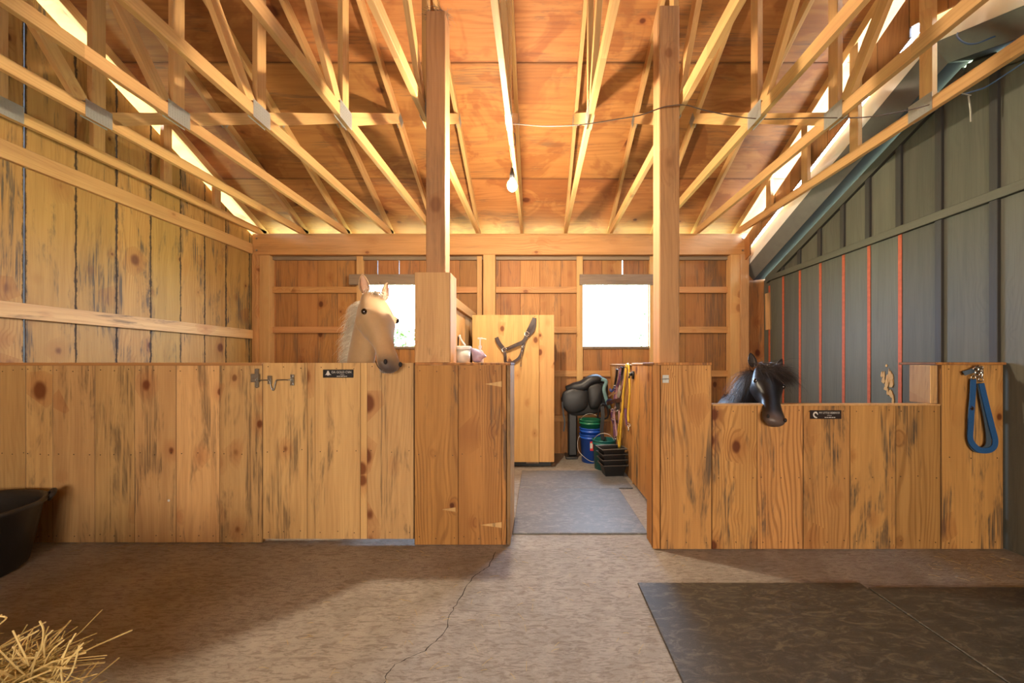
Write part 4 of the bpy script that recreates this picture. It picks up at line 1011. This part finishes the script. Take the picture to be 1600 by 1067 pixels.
def tray(c, label, rz, k):
    b = empty('feed_tray', c, label=label, cat='tray', group='stacked black feed trays')
    cz = c[2]; g = G(); V = []; F = []
    rings = [(.105, .075, 0), (.135, .10, .13), (.150, .115, .13), (.150, .115, .118), (.143, .108, .118), (.130, .095, .125), (.100, .070, .006)]
    for hx, hy, z in rings:
        for sx_, sy_ in ((-1, -1), (1, -1), (1, 1), (-1, 1)):
            x, y = hx*sx_, hy*sy_; V.append(Vector((c[0]+x*math.cos(rz)-y*math.sin(rz), c[1]+x*math.sin(rz)+y*math.cos(rz), cz+z)))
    F.append((3, 2, 1, 0))
    for i in range(6):
        for j in range(4): F.append((i*4+j, i*4+(j+1) % 4, (i+1)*4+(j+1) % 4, (i+1)*4+j))
    F.append((24, 25, 26, 27)); g.add((V, F)); g.obj('tray_body', M['black_plastic'], b, bevel=.004)
    g = G(); x0 = Vector((c[0], c[1], cz+.132)); u = Vector((math.cos(rz), math.sin(rz), 0)); w = Vector((-math.sin(rz), math.cos(rz), 0))
    cs = [x0-u*.148-w*.113, x0+u*.148-w*.113, x0+u*.148+w*.113, x0-u*.148+w*.113, x0-u*.148-w*.113]
    for a, b2 in zip(cs, cs[1:]): g.tube([a, b2], .0035, 5)
    g.obj('rim', M['rim_grey'] if k == 3 else M['rim_dark'], b)
M['rim_grey'] = plain('worn_grey_rim', (.20, .18, .15), .6); M['rim_dark'] = plain('worn_dark_rim', (.09, .08, .07), .6)
for k, w_ in enumerate(('lowest', 'second from the bottom', 'third from the bottom', 'topmost')):
    tray((.872-.006*k, 4.24, .0125+.062*k), 'black feed tray, %s of the stack beside the partition' % w_, .10+.03*k, k)

# halters, bridles and ropes on the partition
M['purple'] = plain('purple_webbing', (.10, .035, .09), .7, var=.6, scale=60); M['pinkweb'] = plain('pink_patterned_webbing', (.30, .16, .17), .7, var=.8, scale=70); M['yellow'] = plain('yellow_rope', (.62, .40, .035), .7, var=.25, scale=90, bump=.4)
M['navy'] = plain('navy_webbing', (.03, .05, .16), .7, var=.4, scale=60); M['tan'] = plain('tan_leather', (.34, .20, .10), .6)
def HP(zx, zy, X=1.005):   # points against the partition face
    px = 930+zx/11.23; py = 565+zy/11.23; Y = 570*X/(px-840); return Vector((X, Y, 1.3-(py-568)*Y/570))
def hanging(name, label, cat, parts, hook):
    e = empty(name, hook, label=label, cat=cat, group='tack hung on the low partition')
    for nm, mt, w, pts in parts: G().strap(pts, w, .006, (-.7, -.7, 0), 4).obj(nm, M[mt], e)
    g = G(); g.tube([hook+Vector((.03, 0, 0)), hook+Vector((-.012, 0, -.004)), hook+Vector((-.016, 0, .014))], .006, 6); g.obj('hook', M['black_plastic'], e)
    return e
h1 = HP(430, 110)
e = hanging('halter', 'purple web halter nearest the saddle on the low partition', 'halter', [
    ('crown_strap', 'purple', .035, [h1, HP(440, 250, .995), HP(400, 400, .99), HP(350, 480, .985)]),
    ('crown_strap', 'leather_black', .03, [HP(385, 130), HP(375, 250), HP(350, 380), HP(340, 450, .99)]),
    ('cheek_strap', 'navy', .028, [HP(350, 440, .98), HP(290, 520, .96), HP(255, 480, .95)]),
    ('nose_strap', 'tan', .025, [HP(240, 610, .95), HP(290, 570, .96), HP(360, 550, .98)]),
    ('cheek_strap', 'purple', .028, [HP(350, 480, .985), HP(345, 600, .98), HP(330, 700, .97)]),
    ('nose_strap', 'navy', .045, [HP(180, 760, .93), HP(240, 680, .94), HP(300, 700, .95)]),
    ('nose_strap', 'leather', .05, [HP(200, 740, .935), HP(310, 700, .95), HP(460, 670, .97)])], h1)
g = G(); g.torus(HP(365, 835, .95), .022, .006, (.3, 1, 0)); g.torus(HP(345, 440, .975), .018, .004, (.3, 1, 0)); g.torus(HP(130, 800, .92), .016, .004, (.3, 1, 0)); g.obj('rings', M['brass_snap'], e)
h2 = HP(490, 100)
e = hanging('halter', 'dark bridle with grey cheek pieces hung left of the yellow rope', 'bridle', [
    ('cheek_strap', 'leather_black', .03, [h2, HP(470, 240), HP(470, 400, .995), HP(430, 620, .985), HP(400, 700, .98)]),
    ('cheek_strap', 'staple', .045, [HP(450, 420, .985), HP(430, 520, .975), HP(400, 620, .97)]),
    ('cheek_strap', 'leather_black', .06, [HP(400, 680, .975), HP(395, 760, .97), HP(400, 840, .965)])], h2)
h5 = HP(460, 95)
e = hanging('halter', 'red and white patterned rope halter behind the tan noseband', 'halter', [
    ('crown_strap', 'pinkweb', .035, [h5, HP(420, 300, .998), HP(380, 560, .992), HP(370, 760, .985)]),
    ('cheek_strap', 'pinkweb', .03, [HP(370, 740, .985), HP(330, 900, .975), HP(320, 1060, .97), HP(360, 1180, .975)]),
    ('cheek_strap', 'purple', .03, [HP(300, 830, .965), HP(290, 980, .96), HP(330, 1120, .965), HP(345, 1400, .96), HP(380, 1700, 1.0)]),
    ('nose_strap', 'leather', .035, [HP(280, 1000, .962), HP(350, 1060, .97), HP(440, 1030, .985)])], h5)
g = G()
for zx, zy in ((300, 850), (345, 1110), (360, 1330), (320, 1000)): g.torus(HP(zx, zy, .955), .018, .005, (.3, 1, 0))
g.obj('rings', M['brass_snap'], e)
h3 = HP(560, 110)
e = hanging('lead_rope', 'pink patterned lead rope and cord falling to the floor beside the trays', 'rope', [
    ('webbing', 'pinkweb', .022, [h3, HP(470, 420, .985), HP(340, 860, .965), HP(350, 1060, .95), HP(380, 1300, .93)]),
    ('webbing', 'pinkweb', .022, [HP(420, 860, .97), HP(420, 1060, .965), HP(380, 1200, .96), HP(400, 1420, 1.02), HP(430, 1640, 1.032), HP(520, 1850, 1.034)]),
    ('webbing', 'purple', .026, [HP(530, 820, .985), HP(540, 1000, .98), HP(560, 1120, .98)]),
    ('chain', 'brass_snap', .008, [HP(400, 1100, .95), HP(390, 1300, 1.0), HP(430, 1500, 1.02), HP(470, 1750, 1.03)])], h3)
h4 = HP(560, 60)
yr = empty('yellow_rope', h4, label='yellow rope looped over the low partition, with a snap end', cat='rope')
G().tube([HP(545, 60, 1.0), HP(535, 200, .99), HP(500, 500, .985), HP(480, 800, .98), HP(460, 1040, .975), HP(440, 1300, .97), HP(425, 1520, .965)], .013, 8, 4).obj('rope', M['yellow'], yr, True)
G().tube([HP(545, 60, 1.0), HP(565, 45, 1.03), HP(585, 60, 1.0), HP(600, 250, .99), HP(605, 550, .985), HP(580, 900, .98), HP(585, 1060, .978)], .012, 8, 4).obj('rope', M['yellow'], yr, True)
G().tube([HP(460, 900, .97), HP(400, 1250, .96), HP(415, 1510, .962)], .010, 8, 4).obj('rope', M['yellow'], yr, True)
g = G(); g.torus(HP(585, 1110, .975), .017, .005, (.3, 1, 0)); g.ball(HP(585, 1180, .975), (.010, .010, .03)); g.obj('snap', M['brass_snap'], yr)

# ---------------------------------------------------------------- blue lead on the right pillar
M['blue_web'] = plain('blue_webbing', (.018, .09, .25), .6, var=.25, scale=120, bump=.3); M['blue_web2'] = plain('faded_blue_webbing', (.055, .085, .12), .7, var=.3, scale=120, bump=.3)
def BPt(zx, zy, Y=2.53): return P(1460+zx/5.928, 550+zy/5.928, Y)
bl = empty('lead_strap', BPt(400, 170, 2.54), label='blue webbing strap with metal snaps hung on the right stall pillar', cat='strap')
G().strap([BPt(355, 250), BPt(350, 400, 2.525), BPt(340, 520, 2.52), BPt(325, 700), BPt(330, 830), BPt(380, 900, 2.525), BPt(450, 905, 2.52), BPt(500, 850, 2.52), BPt(495, 700, 2.522), BPt(455, 480, 2.522), BPt(420, 290, 2.525)], .036, .004, (0, -1, 0), 5).obj('webbing', M['blue_web2'], bl)
G().strap([BPt(360, 250, 2.522), BPt(355, 400, 2.518), BPt(345, 540, 2.514), BPt(338, 680, 2.518), BPt(335, 810, 2.518), BPt(380, 880, 2.515), BPt(440, 912, 2.512), BPt(530, 900, 2.512), BPt(565, 830, 2.512), BPt(530, 680, 2.512), BPt(480, 480, 2.514), BPt(435, 290, 2.518)], .038, .004, (0, -1, 0), 5).obj('webbing', M['blue_web'], bl)
G().strap([BPt(270, 200, 2.52), BPt(300, 190, 2.515), BPt(345, 175, 2.512), BPt(370, 165, 2.52)], .030, .006, (0, -1, .3), 4).obj('webbing', M['blue_web2'], bl)
g = G(); g.torus(BPt(345, 520, 2.51), .012, .003, (1, 0, 0)); g.box(BPt(325, 530, 2.515), BPt(362, 515, 2.508)); g.obj('slider', M['nail'], bl)
g = G()
for zx, zy in ((360, 235), (430, 255), (395, 210)): g.torus(BPt(zx, zy, 2.515), .013, .004, (.2, 1, 0))
for zx, zy in ((375, 190), (430, 190), (405, 160)): g.ball(BPt(zx, zy, 2.515), (.009, .009, .018))
g.tube([BPt(350, 160, 2.515), BPt(390, 140, 2.51), BPt(440, 160, 2.515), BPt(440, 240, 2.515)], .006, 8, 4); g.torus(BPt(430, 150, 2.52), .013, .004, (0, 1, .2))
g.obj('snaps', M['brass_snap'], bl, True)
g = G(); g.tube([BPt(400, 140, 2.55), BPt(400, 140, 2.51), BPt(400, 120, 2.505)], .006, 6); g.obj('hook', M['rust'], bl)

# ---------------------------------------------------------------- black tub at the left
tbn = empty('rubber_tub', (-3.58, 2.15, 0), label='big black rubber tub with rope handle at the left edge', cat='tub')
c = Vector((-3.60, 2.14, .001))
G().lathe(c, [(0, 0), (.345, 0), (.365, .02), (.42, .375), (.442, .39), (.442, .41), (.43, .415), (.415, .405), (.40, .375), (.35, .03), (.33, .015), (0, .015)], 48).obj('tub_body', M['black_plastic'], tbn, True)
for a in (.95, .95+PI):
    u = Vector((math.cos(a), math.sin(a), 0)); w = Vector((-u.y, u.x, 0)); g = G()
    if a > 3: u2 = c+u*.44
    g.tube([c+u*.43+w*.06+Vector((0, 0, .38)), c+u*.455+w*.05+Vector((0, 0, .415)), c+u*.46+Vector((0, 0, .43)), c+u*.455-w*.05+Vector((0, 0, .415)), c+u*.43-w*.06+Vector((0, 0, .38))], .014, 8, 4); g.obj('handle', M['black_plastic'], tbn, True)

# ---------------------------------------------------------------- hay bale
hb = empty('hay_bale', (-1.95, .80, 0), label='golden hay bale with loose stalks in the bottom left corner', cat='hay bale')
M['hay'] = plain('hay', (.40, .29, .10), .75, var=.6, scale=45, bump=1.0); M['hay_light'] = plain('pale_stalk', (.62, .47, .20), .6, var=.3, scale=20)
bm = bmesh.new(); bmesh.ops.create_cube(bm, size=1); bmesh.ops.subdivide_edges(bm, edges=bm.edges[:], cuts=10, use_grid_fill=True)
for v in bm.verts:
    nn = noise.noise(v.co*7)*.05; v.co = Vector((v.co.x*.90, v.co.y*.46, (v.co.z+.5)*.40)) + v.co.normalized()*nn
me = bpy.data.meshes.new('bale_body'); bm.to_mesh(me); bm.free(); me.materials.append(M['hay'])
for v in me.vertices: v.co.z = max(v.co.z, .0)
o = bpy.data.objects.new('bale_body', me); COL.objects.link(o); o.location = (-1.93, .86, 0); toparent(o, hb)
for nm, cnt, mt, ln, wd in (('straw', 3600, 'hay', .10, .0016), ('stalks', 650, 'hay_light', .16, .0022)):
    g = G()
    for i in range(cnt):
        f = R.random()
        if f < .55: p = Vector((R.uniform(-2.4, -1.46), R.uniform(.62, 1.11), .40+R.gauss(0, .018))); d_ = Vector((R.gauss(0, 1), R.gauss(0, 1), R.gauss(.12, .22)))
        elif f < .8: p = Vector((R.uniform(-2.4, -1.46), 1.09+R.gauss(0, .02), R.uniform(.0, .42))); d_ = Vector((R.gauss(0, 1), R.gauss(.2, .3), R.gauss(.1, .8)))
        else: p = Vector((-1.48+R.gauss(0, .02), R.uniform(.6, 1.1), R.uniform(.0, .42))); d_ = Vector((R.gauss(.4, .4), R.gauss(0, 1), R.gauss(.2, .8)))
        d_.normalize(); l = ln*R.uniform(.5, 1.4); b = p+d_*l*.5+Vector((R.gauss(0, .006), R.gauss(0, .006), R.gauss(0, .006))); e_ = p+d_*l
        for q_ in (b, e_): q_.z = max(q_.z, .003)
        g.add(tube_geo([p, b, e_], wd*R.uniform(.6, 1.3), 3))
    o = g.obj(nm, M[mt], hb, fix=False); o['kind'] = 'stuff'
g = G()   # single stalks that stand out of the bale
for a, b, c_ in (((20, 1010), (45, 1040), (20, 985)), ((20, 1060), (24, 1010), (60, 985)), ((65, 1015), (68, 985), (62, 970)), ((0, 1030), (30, 1028), (60, 1027)), ((75, 1067), (95, 1030), (118, 990)), ((85, 1067), (105, 1035), (130, 1005)), ((88, 1080), (112, 1050), (124, 1008)),
                 ((60, 1060), (78, 1020), (100, 1000)), ((80, 1075), (92, 1045), (128, 1012)), ((70, 1040), (70, 1000), (82, 985)), ((0, 975), (10, 965), (-5, 962)), ((100, 1085), (96, 1040), (110, 1000))):
    g.tube([P(a[0], a[1], 1.08), P(b[0], b[1], 1.06), P(c_[0], c_[1], 1.05)], .0022, 5, 3)
g.obj('stalks', M['hay_light'], hb)['kind'] = 'stuff'

# ---------------------------------------------------------------- cobweb and dry grass on the post top
g = G()
for i in range(160):
    a = R.uniform(0, 2*PI); p = Vector((-.745+math.cos(a)*R.uniform(.02, .09), 2.73+math.sin(a)*R.uniform(.02, .08), 3.875+R.uniform(0, .03))); d_ = Vector((R.gauss(0, 1), R.gauss(0, 1), R.gauss(-.3, .4))).normalized()*R.uniform(.04, .12)
    g.add(tube_geo([p-d_*.5, p+Vector((0, 0, .01)), p+d_*.5], .0012, 3))
tag(g.obj('nest', M['grey_lumber'], None, fix=False, base=(-.745, 2.73, 3.87)), 'wispy old nest of dry grass on top of the left post', 'nest')
# screws / old hook on the left post not visible from the aisle are left out
